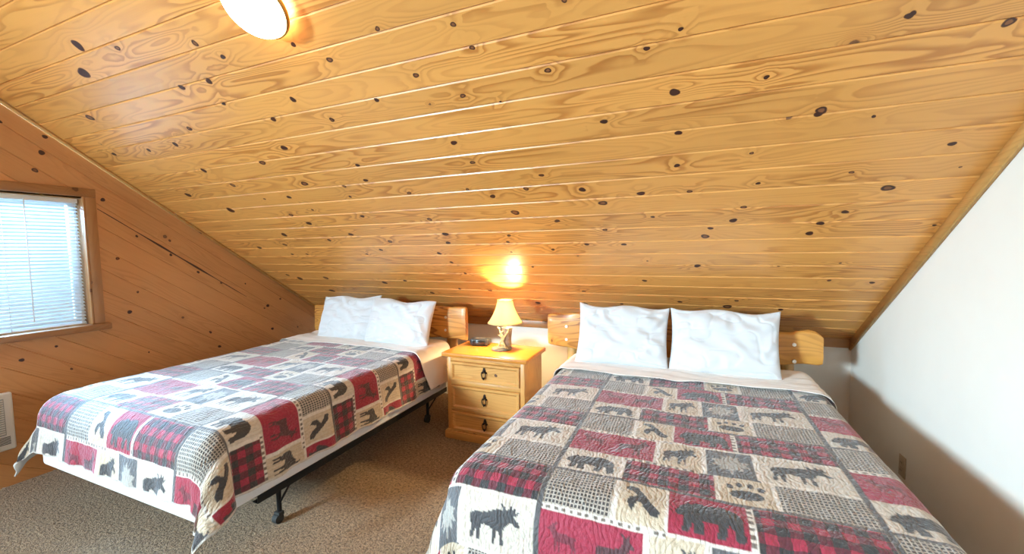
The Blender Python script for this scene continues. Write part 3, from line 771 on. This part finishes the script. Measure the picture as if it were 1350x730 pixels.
def make_bed(x0, x1, yf, yh, where, other):
    # metal frame
    fr = thing('bed', where, 'bed', ((x0 + x1) / 2, (yf + yh) / 2, 0), 0, 'beds')
    ox, oy = fr.location.x, fr.location.y
    for sx in (x0 + 0.005, x1 - 0.005):
        s = 1 if sx > ox else -1
        bm = bmesh.new()
        xa, xb = sorted((sx - ox, sx - ox - s * 0.004)); box(bm, xa, xb, yf + 0.25 - oy, yh - 0.02 - oy, 0.254, 0.290, 0.001)
        xa, xb = sorted((sx - ox, sx - ox - s * 0.04)); box(bm, xa, xb, yf + 0.25 - oy, yh - 0.02 - oy, 0.250, 0.256, 0.001)
        obj('side_rail', bm, M['black_metal'], fr, angle=40)
    for yy in (yf + 0.455, yh - 0.14):
        bm = bmesh.new(); box(bm, x0 + 0.02 - ox, x1 - 0.02 - ox, yy - 0.02 - oy, yy + 0.02 - oy, 0.240, 0.250, 0.001); obj('cross_bar', bm, M['black_metal'], fr, angle=40)
        for xx in (x0 + 0.14, x1 - 0.13):
            bm = bmesh.new()
            s = 1 if xx > ox else -1
            cyl(bm, (xx - ox, yy - oy, 0.245), (xx - ox, yy - oy, 0.055), 0.013, n=14)
            cyl(bm, (xx - ox + s * 0.10, yy - oy, 0.248), (xx - ox + 0.0, yy - oy, 0.10), 0.006, n=10)
            lg = obj('leg', bm, M['black_metal'], fr, angle=40)
            bm = bmesh.new()
            cyl(bm, (xx - ox - 0.017, yy - oy - 0.012, 0.026), (xx - ox + 0.017, yy - oy - 0.012, 0.026), 0.026, n=20)
            box(bm, xx - ox - 0.021, xx - ox + 0.021, yy - oy - 0.02, yy - oy + 0.014, 0.04, 0.062, 0.003)
            obj('caster', bm, M['rubber'], lg, angle=40)
    bs = bmesh.new(); rounded_slab(bs, x0 + 0.004 - ox, x1 - 0.004 - ox, yf - oy, yh - oy, 0.285, 0.475, 0.05, 0.02)
    o = obj('box_spring', bs, M['box_ticking'], fr, angle=60); o['label'] = 'white quilted box spring'
    bs = bmesh.new(); rounded_slab(bs, x0 + 0.018 - ox, x1 - 0.018 - ox, yf + 0.05 - oy, yh - oy, 0.475, 0.668, 0.10, 0.085)
    obj('mattress', bs, M['mattress'], fr, angle=60)
    return fr

BEDL = (-3.47, -1.95, 1.08, 3.11)
BEDR = (-0.81, 0.71, 1.24, 3.11)
bed_l = make_bed(*BEDL, 'bed by the window with black steel frame on castors and varnished log headboard', 'left')
bed_r = make_bed(*BEDR, 'bed beside the white wall with a wavy-ended varnished log headboard', 'right')
TOP = 0.688
# print phase: u=0 seam sits 1.34 m in from the window-bed's far side; bear line at v=0
make_quilt(BEDL[0] - .012, BEDL[1] + .012, BEDL[2] - .012, 2.92, TOP, (BEDL[0] - .012) + 2.11, (1.793 - (BEDL[2] - .012)) * 0.879, 3, 0.300, 0.250,
           'patchwork quilt of red, cream and grey animal panels on the bed by the window', 0.34, vs=0.879, waves=0.020)
make_quilt(BEDR[0] - .012, BEDR[1] + .012, BEDR[2] - .012, 2.92, TOP, (BEDR[0] - .012) + 0.45, 1.985 - (BEDR[2] - .012), 8, 0.355, 0.36,
           'patchwork quilt of red, cream and grey animal panels on the bed beside the white wall', 0.30)
make_sheet(BEDL[0] - .036, BEDL[1] + .036, BEDL[2], 2.66, 3.095, TOP + .016, 2, 0.30, 'cream sheet folded over the quilt below the pillows of the bed by the window')
make_sheet(BEDR[0] - .025, BEDR[1] + .025, BEDR[2], 2.63, 3.095, TOP + .016, 6, 0.30, 'cream sheet folded over the quilt below the pillows of the bed beside the white wall')

# ------------------------------------------------------------------ headboards
def interp(pts, x):
    xs = [p[0] for p in pts]; zs = [p[1] for p in pts]
    return float(np.interp(x, xs, zs))

def make_headboard(top, bot, posts, bolts, bed, yfront, seed):
    x0, x1 = top[0][0], top[-1][0]
    hb = bpy.data.objects.new('headboard', None); COL.objects.link(hb); hb.parent = bed; hb['label'] = 'varnished log slab headboard'
    ox, oy = (x0 + x1) / 2, yfront + 0.03
    hb.location = (ox - bed.location.x, oy - bed.location.y, 0)
    rs = np.random.RandomState(seed)
    bm = bmesh.new(); R = []
    N = 90
    ph = rs.uniform(0, 6, 6)
    for i in range(N + 1):
        x = x0 + (x1 - x0) * i / N
        zt = interp(top, x) + 0.004 * math.sin(x * 14 + ph[0]) + 0.002 * math.sin(x * 41 + ph[1])
        zb = interp(bot, x) + 0.006 * math.sin(x * 11 + ph[2]) + 0.003 * math.sin(x * 33 + ph[3])
        h = (zt - zb) / 2; zc = (zt + zb) / 2
        ring = []
        e = 0.0
        if i in (0, N): e = 0.006
        for k in range(28):
            a = 2 * PI * k / 28
            c, s = math.cos(a), math.sin(a)
            yy = 0.029 * math.copysign(abs(c) ** 0.45, c); zz = (h - e) * math.copysign(abs(s) ** 0.5, s)
            yy *= 1 - e * 25
            if c < 0: yy += 0.0035 * math.sin(zz * 55 + x * 3 + ph[4]) + 0.002 * math.sin(x * 23 + zz * 20 + ph[5])
            ring.append(bm.verts.new((x - ox, yy, zc + zz)))
        R.append(ring)
    for A, B in zip(R, R[1:]):
        for k in range(28): bm.faces.new((A[k], A[(k+1) % 28], B[(k+1) % 28], B[k]))
    bm.faces.new(R[0][::-1]); bm.faces.new(R[-1])
    obj('plank', bm, M['log'], hb, angle=60)
    for px in posts:
        bm = bmesh.new()
        prof = [(0.001, 0.0), (0.043, 0.0), (0.047, 0.01)] + [(0.047 + 0.002 * math.sin(j * 1.7), 0.05 + j * 0.07) for j in range(12)] + [(0.044, 0.86), (0.03, 0.872), (0.001, 0.874)]
        lathe(bm, prof, (px - ox, 0.079, 0.0), 24, wob=lambda t, z: 1 + 0.04 * math.sin(2 * t + z * 9))
        obj('post', bm, M['log_z'], hb, angle=60)
    for bx, bz in bolts:
        bm = bmesh.new()
        cyl(bm, (bx - ox, -0.026, bz), (bx - ox, -0.036, bz), 0.013, 0.011, 14)
        obj('bolt', bm, M['steel'], hb, angle=40)
    return hb
make_headboard([(-1.026,.985),(-.757,.998),(0,.985),(.40,.945),(.509,.932),(.602,.931),(.660,.950),(.710,.960),(.750,.953),(.789,.930)],
               [(-1.028,.727),(-.763,.710),(0,.71),(.536,.726),(.793,.735)], (-.845, .61), ((-.872,.890),(-.872,.788),(.632,.864),(.635,.755)),
               bed_r, 3.125, 4)
make_headboard([(-3.561,.948),(-2.6,.97),(-2.055,.996),(-1.777,1.003)], [(-3.579,.66),(-2.6,.70),(-2.039,.720),(-1.784,.701)], (-3.36, -1.975),
               ((-1.971,.905),(-1.975,.79),(-3.37,.88),(-3.37,.77)), bed_l, 3.125, 9)

# ------------------------------------------------------------------ pillows
def make_pillow(cx, cy, cz, w, h, th, tilt, rz, ry, seed, label):
    n = 84
    a = np.linspace(-1, 1, n)
    Yv, Xv = np.meshgrid(a, a, indexing='ij')
    rs = np.random.RandomState(seed)
    infl = (np.clip(1 - np.abs(Xv) ** 3.2, 0, 1) ** 0.55) * (np.clip(1 - np.abs(Yv) ** 3.0, 0, 1) ** 0.55)
    # corners stay out as ears, edges pull in a little
    ex = 1 - 0.055 * (1 - Yv ** 2) * np.abs(Xv) ** 3; ey = 1 - 0.06 * (1 - Xv ** 2) * np.abs(Yv) ** 3
    slump = 1.0 + 0.22 * (-Yv) * (1 - np.abs(Yv))
    edge = np.clip(1 - np.maximum(np.abs(Xv), np.abs(Yv)) ** 6, 0, 1)
    ang = np.arctan2(Yv, Xv); rad = np.hypot(Xv, Yv)
    wr = np.sin(ang * 9 + seed + 4 * vnoise((n, n), (5, 5), seed)) * np.clip((rad - .35), 0, 1) * 0.014
    wr += vnoise((n, n), (9, 12), seed + 1) * 0.007 + vnoise((n, n), (4, 5), seed + 2) * 0.012
    wr += np.sin((Xv * .8 + Yv * 1.1) * 9 + 3 * vnoise((n, n), (4, 4), seed + 4)) * 0.0045
    cr = vnoise((n, n), (7, 7), seed + 8); wr -= 0.010 * np.exp(-(cr / 0.10) ** 2) * np.clip(rad, 0, 1)
    D = th / 2 * infl * slump + wr * edge
    D2 = th / 2 * infl * slump + vnoise((n, n), (6, 6), seed + 3) * 0.006 * edge
    X = Xv * w / 2 * ex; Z = Yv * h / 2 * ey
    Z = Z + 0.012 * np.sin(Xv * 5 + seed) * np.clip(Yv, 0, 1) ** 2
    front = np.stack([X, -D, Z], -1); back = np.stack([X, D2, Z], -1)
    P = np.concatenate([front.reshape(-1, 3), back.reshape(-1, 3)])
    bm = bmesh.new()
    V = [bm.verts.new(p) for p in P]
    for s in (0, 1):
        o = s * n * n
        for i in range(n - 1):
            for j in range(n - 1):
                q = (o + i*n + j, o + i*n + j + 1, o + (i+1)*n + j + 1, o + (i+1)*n + j)
                bm.faces.new([V[k] for k in (q if s == 0 else q[::-1])])
    bmesh.ops.remove_doubles(bm, verts=bm.verts[:], dist=1e-5)
    me = bpy.data.meshes.new('pillow')
    bmesh.ops.recalc_face_normals(bm, faces=bm.faces[:]); bm.to_mesh(me); bm.free()
    o = link('pillow', me, M['pillow'])
    o.rotation_mode = 'ZXY'
    o.rotation_euler = (-tilt, ry, rz); o.location = (cx, cy, cz)
    tag(o, label, 'pillow', 'white pillows against the headboards')
    return o
make_pillow(-0.424, 2.935, 0.890, 0.625, 0.43, 0.15, math.radians(22), 0.03, 0.0, 1, 'plump white pillow on the bed beside the white wall, nearer the nightstand')
make_pillow(0.210, 2.945, 0.884, 0.645, 0.43, 0.15, math.radians(20), -0.02, 0.015, 2, 'plump white pillow on the bed beside the white wall, nearer that wall')
make_pillow(-2.93, 2.96, 0.877, 0.66, 0.42, 0.15, math.radians(20), 0.05, -0.03, 3, 'white pillow on the bed by the window, nearer the pine wall')
make_pillow(-2.315, 2.92, 0.872, 0.66, 0.41, 0.16, math.radians(20), 0.04, 0.02, 4, 'white pillow on the bed by the window, nearer the nightstand')

# ------------------------------------------------------------------ nightstand
ns = thing('nightstand', 'honey pine three-drawer nightstand standing between the two beds', 'nightstand', (-1.425, 2.975, 0))
ox, oy = ns.location.x, ns.location.y
def nbox(name, x0, x1, y0, y1, z0, z1, mat, bev=0.003, parent=None, seg=2):
    bm = bmesh.new(); box(bm, x0 - ox, x1 - ox, y0 - oy, y1 - oy, z0, z1, bev, seg); return obj(name, bm, mat, parent or ns, angle=35)
bm = bmesh.new()
BX0, BX1, BF, BB = -1.755, -1.095, 2.785, 3.17
box(bm, BX0 - ox, BX0 + 0.035 - ox, BF - oy, BB - oy, 0.06, 0.66, 0.003)
box(bm, BX1 - 0.035 - ox, BX1 - ox, BF - oy, BB - oy, 0.06, 0.66, 0.003)
box(bm, BX0 + .03 - ox, BX1 - .03 - ox, BB - 0.015 - oy, BB - oy, 0.06, 0.66)
obj('side_panels', bm, M['ns_z'], ns, angle=35)
bm = bmesh.new()
for z0, z1 in ((.628, .662), (.438, .472), (.226, .246), (.055, .07)):
    box(bm, BX0 + .035 - ox, BX1 - .035 - ox, BF + .001 - oy, BF + .03 - oy, z0, z1, 0.002)
obj('face_rails', bm, M['ns'], ns, angle=35)
nbox('top', -1.787, -1.063, 2.752, 3.19, 0.662, 0.697, M['ns_top'], 0.010, seg=3)
bm = bmesh.new(); box(bm, BX0 - .022 - ox, BX1 + .022 - ox, BF - .020 - oy, BB - oy, 0.0, 0.062, 0.006); box(bm, BX0 - .010 - ox, BX1 + .010 - ox, BF - .010 - oy, BB - oy, 0.055, 0.072, 0.005)
obj('plinth', bm, M['ns'], ns, angle=35)
for z0, z1 in ((.474, .626), (.248, .436), (.072, .224)):
    x0, x1 = BX0 + .037, BX1 - .037
    fw = 0.026
    bm = bmesh.new()
    # raised, bevelled frame around a flat field
    def loop(i, y): return [(x0 + i, y, z0 + i), (x1 - i, y, z0 + i), (x1 - i, y, z1 - i), (x0 + i, y, z1 - i)]
    Ls = [loop(0, BF + .025), loop(0, BF - .006), loop(.004, BF - .013), loop(.018, BF - .013), loop(.030, BF - .001), loop(.034, BF - .001)]
    RV = [[bm.verts.new((p[0] - ox, p[1] - oy, p[2])) for p in L] for L in Ls]
    for A, B in zip(RV, RV[1:]):
        for k in range(4): bm.faces.new((A[k], A[(k+1) % 4], B[(k+1) % 4], B[k]))
    bm.faces.new(RV[-1]); bm.faces.new(RV[0][::-1])
    if z0 > .45:
        bm.normal_update(); bm.loops.layers.uv.new('UVMap')
        add_knots(bm, [(Vector((0.098, BF - .0015 - oy, 0.548)), 0.016)], Vector((1, 0, 0)), Vector((0, 0, 1)), Vector((0, -1, 0)), 2, 1)
    dr = obj('drawer', bm, [M['ns'], M['knot_wall']], ns, smooth=False)
    hx, hz = (x0 + x1) / 2 - ox, (z0 + z1) / 2 + 0.012; hy = BF - .002 - oy
    bm = bmesh.new()
    # back plate: pointed rosette, stud and a drop ring
    for (cx, cz, rr) in ((0, 0.028, .010), (0, 0.012, .015), (-.014, -0.004, .009), (.014, -0.004, .009)):
        cyl(bm, (hx + cx, hy + .001, hz + cz), (hx + cx, hy - .004, hz + cz), rr, rr * .8, 12)
    cyl(bm, (hx, hy - .002, hz + .010), (hx, hy - .018, hz + .010), .006, .007, 10)
    pts = [(hx + .017 * math.sin(t), hy - .015 - .003 * math.cos(t), hz - .014 + .024 * math.cos(t) - (0.010 if math.cos(t) < -0.6 else 0)) for t in np.linspace(0, 2 * PI, 25)]
    tube(bm, pts, .0038, 8)
    cyl(bm, (hx, hy - .016, hz - .036), (hx, hy - .016, hz - .054), .007, .0045, 10)
    obj('drawer_pull', bm, M['iron'], dr, angle=40)

# ------------------------------------------------------------------ bedside lamp
LX, LY, LZ = -1.345, 3.005, 0.697
lp = thing('table_lamp', 'small lit table lamp with cream bell shade and sculpted stump base on the nightstand', 'lamp', (LX, LY, LZ))
M['stump'] = plain('grey_stump', (0.22, 0.19, 0.15), 0.6, var=0.55, vscale=45, bump=0.4)
M['antler'] = plain('cream_antler', (0.72, 0.58, 0.28), 0.45, var=0.2, vscale=30)
bm = bmesh.new()
lathe(bm, [(0.001, 0.0), (0.070, 0.0), (0.074, 0.006), (0.068, 0.014), (0.045, 0.020), (0.001, 0.022)], (-0.022, -0.012, 0), 40, wob=lambda t, z: 1 + 0.05 * math.sin(3 * t) + 0.03 * math.sin(7 * t) + (0.22 if math.cos(t) < -0.3 else 0.0) * (-math.cos(t)))
obj('base', bm, M['stump'], lp, angle=50)
bm = bmesh.new()
lathe(bm, [(0.034, 0.014), (0.034, 0.05), (0.033, 0.09), (0.036, 0.13), (0.040, 0.165), (0.041, 0.180), (0.036, 0.181), (0.030, 0.172), (0.001, 0.168)], (0.018, 0, 0), 40, wob=lambda t, z: 1 + 0.035 * math.sin(9 * t + z * 20) + 0.03 * math.sin(4 * t))
obj('stump', bm, M['stump'], lp, angle=50)
bm = bmesh.new()
def antler(p0, curve, r, tines):
    tube(bm, curve, [r * (1 - 0.55 * i / (len(curve) - 1)) for i in range(len(curve))], 8)
    for i, d in tines:
        q = Vector(curve[i]); d = Vector(d)
        tube(bm, [q, q + d * 0.5 + Vector((0, -.004, .003)), q + d], [r * .62, r * .5, r * .18], 7)
antler(None, [(-.040, -.030, .020), (-.030, -.044, .045), (-.012, -.050, .075), (-.004, -.052, .105), (-.016, -.048, .135), (-.030, -.040, .165), (-.034, -.034, .183)], .0095,
       [(2, (.030, -.006, .020)), (3, (-.032, -.004, .022)), (4, (.024, -.006, .026)), (5, (-.016, 0, .020))])
antler(None, [(.030, -.045, .022), (.014, -.052, .050), (.000, -.054, .078), (.014, -.052, .110), (.034, -.044, .140), (.046, -.036, .168), (.040, -.028, .186)], .0085,
       [(1, (-.030, -.006, .006)), (3, (-.018, -.008, .028)), (4, (.020, -.004, .016)), (5, (-.022, -.006, .016))])
antler(None, [(-.050, -.026, .016), (-.020, -.050, .026), (.014, -.052, .030), (.044, -.040, .020)], .0075, [(1, (-.010, -.006, .026)), (2, (.012, -.006, .024))])
obj('antlers', bm, M['antler'], lp)
bm = bmesh.new()
cyl(bm, (0.004, 0, .165), (0.004, 0, .222), .010, .008, 16); cyl(bm, (0.004, 0, .222), (0.004, 0, .262), .015, .015, 18)
lathe(bm, [(0.012, 0.0), (0.020, 0.012), (0.012, 0.022)], (0.004, 0, .186), 20)
obj('stem', bm, M['antler'], lp, angle=40)
shm = bpy.data.materials.new('lit_cream_shade'); shm.use_nodes = True
nt = shm.node_tree; pb = nt.nodes['Principled BSDF']; tc = nt.nodes.new('ShaderNodeTexCoord')
sh_c = mix_n(nt, noise_n(nt, tc.outputs['Object'], 120, 2), (0.88, 0.76, 0.50), (0.93, 0.82, 0.56)); nt.links.new(sh_c, pb.inputs['Base Color']); pb.inputs['Roughness'].default_value = 0.8
tl = nt.nodes.new('ShaderNodeBsdfTranslucent'); nt.links.new(sh_c, tl.inputs['Color'])
mx = nt.nodes.new('ShaderNodeMixShader'); mx.inputs[0].default_value = 0.68
nt.links.new(pb.outputs[0], mx.inputs[1]); nt.links.new(tl.outputs[0], mx.inputs[2]); nt.links.new(mx.outputs[0], nt.nodes['Material Output'].inputs[0])
bm = bmesh.new()
prof = []
for i in range(15):
    t = i / 14
    prof.append((0.062 + (0.140 - 0.062) * ((1 - t) ** 1.75) * 0.92 + (0.140 - 0.062) * 0.08 * (1 - t), t * 0.182))
lathe(bm, prof, (0.004, 0, .218), 64, wob=lambda t, z: 1 - 0.030 * abs(math.sin(4 * t)) * (1 - (z / 0.182) * .6) + 0.02 * (1 - z / .182))
sh = obj('shade', bm, shm, lp); solidify(sh, 0.0015)
for zz, rr in ((0.218, 0.1405), (0.400, 0.0635)):
    bm = bmesh.new()
    lathe(bm, [(rr, -.003), (rr + .002, 0), (rr, .003), (rr - .002, 0), (rr, -.003)], (0.004, 0, zz), 64, wob=(lambda t, z: 1 - 0.030 * abs(math.sin(4 * t)) + .02) if zz < .3 else None)
    obj('shade_trim', bm, M['antler'], sh)
blm = bpy.data.materials.new('lit_bulb'); blm.use_nodes = True
nt = blm.node_tree; nt.nodes['Principled BSDF'].inputs['Base Color'].default_value = (1, .9, .7, 1)
nt.nodes['Principled BSDF'].inputs['Emission Color'].default_value = (1.0, 0.72, 0.36, 1); nt.nodes['Principled BSDF'].inputs['Emission Strength'].default_value = 1600
bm = bmesh.new(); bmesh.ops.create_uvsphere(bm, u_segments=20, v_segments=14, radius=.024)
for v in bm.verts: v.co = Vector((v.co.x + .004, v.co.y, v.co.z * 1.25 + .300))
obj('bulb', bm, blm, lp)

# ------------------------------------------------------------------ alarm clock
ck = thing('alarm_clock', 'small rounded black clock radio on the nightstand beside the lamp', 'clock', (-1.60, 3.075, 0.697), math.radians(8))
bm = bmesh.new(); box(bm, -0.083, 0.083, -0.055, 0.055, 0.004, 0.066, 0.022, 5)
for v in bm.verts:
    if v.co.y > 0: v.co.z = .004 + (v.co.z - .004) * 0.86
obj('body', bm, M['clock'], ck)
bm = bmesh.new(); box(bm, -0.052, 0.056, -0.0575, -0.050, 0.020, 0.050, 0.003); obj('display', bm, M['clock_face'], ck, angle=40)
for kx in (-0.03, 0.0, 0.03):
    bm = bmesh.new(); box(bm, kx - .010, kx + .010, -0.02, -0.005, 0.058, 0.0665, 0.002); obj('button', bm, M['clock_key'], ck, angle=40)
for fx, fy in ((-.06, -.03), (.06, -.03), (-.06, .03), (.06, .03)):
    bm = bmesh.new(); cyl(bm, (fx, fy, 0), (fx, fy, .008), .007, n=10); obj('foot', bm, M['rubber'], ck)

# ------------------------------------------------------------------ ceiling light
clp = Vector((-1.606, 1.215, ceil_z(1.215)))
cl = thing('ceiling_light', 'lit round white glass ceiling light with a brass rim on the pine slope', 'ceiling light', clp)
cl.rotation_mode = 'QUATERNION'; cl.rotation_quaternion = Vector((0, 0, 1)).rotation_difference(cn)
bm = bmesh.new(); lathe(bm, [(0.001, 0.0), (0.052, 0.0), (0.056, 0.006), (0.050, 0.026), (0.001, 0.030)], (0, 0, 0), 48)
obj('mount', bm, M['brass'], cl, angle=30)
bm = bmesh.new(); lathe(bm, [(0.124, 0.032), (0.132, 0.030), (0.135, 0.036), (0.134, 0.046), (0.128, 0.050), (0.123, 0.046), (0.124, 0.032)], (0, 0, 0), 72)
obj('rim', bm, M['brass'], cl, angle=30)
dm = bpy.data.materials.new('lit_opal_glass'); dm.use_nodes = True
nt = dm.node_tree; pb = nt.nodes['Principled BSDF']; pb.inputs['Base Color'].default_value = (.9, .88, .82, 1); pb.inputs['Roughness'].default_value = .25
tc = nt.nodes.new('ShaderNodeTexCoord')
nt.links.new(mix_n(nt, noise_n(nt, tc.outputs['Object'], 3, 1), (1.0, .86, .62), (1.0, .88, .66)), pb.inputs['Emission Color']); pb.inputs['Emission Strength'].default_value = 11.0
bm = bmesh.new()
lathe(bm, [(0.126 * math.cos(t) ** 0.8 + 0.0005, 0.042 + 0.068 * math.sin(t)) for t in np.linspace(0, PI/2 - 0.01, 16)], (0, 0, 0), 64, cap1=True)
obj('dome', bm, dm, cl)

# ------------------------------------------------------------------ wall heater and outlet
wh = thing('wall_heater', 'small white electric wall heater with a slotted grille below the window', 'heater', (XL, 0.97, 0.246))
bm = bmesh.new(); box(bm, 0, 0.035, -0.19, 0.19, 0, 0.375, 0.012, 4); obj('housing', bm, M['white_enamel'], wh, angle=40)
bm = bmesh.new(); box(bm, 0.030, 0.038, -0.150, 0.150, 0.10, 0.340, 0.004); gr = obj('grille', bm, M['grey_grille'], wh, angle=40)
bm = bmesh.new()
for i in range(16): box(bm, 0.037, 0.0405, -0.145, 0.145, 0.110 + i * .0142, 0.118 + i * .0142, 0.001)
obj('louvres', bm, M['white_enamel'], wh, angle=40)
bm = bmesh.new()
for i in range(6): box(bm, 0.034, 0.0358, 0.105, 0.165, 0.040 + i * .009, 0.0445 + i * .009)
obj('vent_slots', bm, M['dark'], wh, smooth=False)
bm = bmesh.new(); cyl(bm, (0.034, 0.03, 0.045), (0.054, 0.03, 0.045), .022, .020, 24); obj('knob', bm, M['dark'], wh, angle=40)

ol = thing('wall_outlet', 'small electrical outlet plate low on the white wall beside the bed', 'outlet', (XR, 2.825, 0.298))
bm = bmesh.new(); box(bm, -0.006, 0, -0.036, 0.036, -0.058, 0.058, 0.003); obj('cover_plate', bm, M['plate'], ol, angle=40)
for z in (-.021, .021):
    bm = bmesh.new(); box(bm, -0.009, -0.004, -0.017, 0.017, z - .014, z + .014, 0.004); s = obj('socket', bm, M['plate'], ol, angle=40)
    bm = bmesh.new(); box(bm, -0.0095, -0.0085, -0.008, -0.005, z - .005, z + .006); box(bm, -0.0095, -0.0085, 0.005, 0.008, z - .005, z + .006); obj('slots', bm, M['dark'], s, smooth=False)

# ------------------------------------------------------------------ light
def area(name, loc, target, sx, sy, power, col):
    l = bpy.data.lights.new(name, 'AREA'); l.shape = 'RECTANGLE'; l.size = sx; l.size_y = sy; l.energy = power; l.color = col
    o = bpy.data.objects.new(name, l); COL.objects.link(o); o.location = loc
    o.rotation_euler = (Vector(target) - Vector(loc)).to_track_quat('-Z', 'Y').to_euler()
    return o
area('window_daylight', (XL - 1.05, 1.0, 2.40), (-2.4, 1.35, 0.5), 1.6, 1.2, 780, (0.34, 0.67, 1.0))
rd = area('rear_daylight', (-3.72, YR - 0.38, 2.05), (0.9, 2.1, 1.15), 0.7, 0.8, 390, (0.66, 0.88, 1.0))
rd.data.spread = math.radians(125)

w = bpy.data.worlds.new('World'); bpy.context.scene.world = w; w.use_nodes = True
nt = w.node_tree; bg = nt.nodes['Background']
tc = nt.nodes.new('ShaderNodeTexCoord'); s = sep_n(nt, tc.outputs['Generated'])
nt.links.new(mix_n(nt, mr_n(nt, s[2], -0.2, 0.5), (0.55, 0.80, 0.95), (0.42, 0.72, 1.0)), bg.inputs['Color'])
bg.inputs['Strength'].default_value = 0.8

# ------------------------------------------------------------------ camera
cam = bpy.data.cameras.new('Camera'); co = bpy.data.objects.new('Camera', cam); COL.objects.link(co)
cam.sensor_width = 36; cam.sensor_fit = 'HORIZONTAL'; cam.lens = 36 * 548 / 1350; cam.clip_start = 0.02
R = ((0.9205508128053366, -0.014225460488648903, 0.3903637243870391), (0.39040307602333185, 0.0670219873001428, -0.9182012260119564), (-0.013101117317042513, 0.9976500836927872, 0.0672508084175923))
co.matrix_world = Matrix.Translation((0, 0, 1.5)) @ Matrix(R).to_4x4()
sc = bpy.context.scene
sc.camera = co
sc.view_settings.view_transform = 'Standard'; sc.view_settings.look = 'None'; sc.view_settings.gamma = 1; sc.view_settings.use_curve_mapping = False
sc.view_settings.exposure = 0.33
sc.cycles.max_bounces = 10; sc.cycles.diffuse_bounces = 6
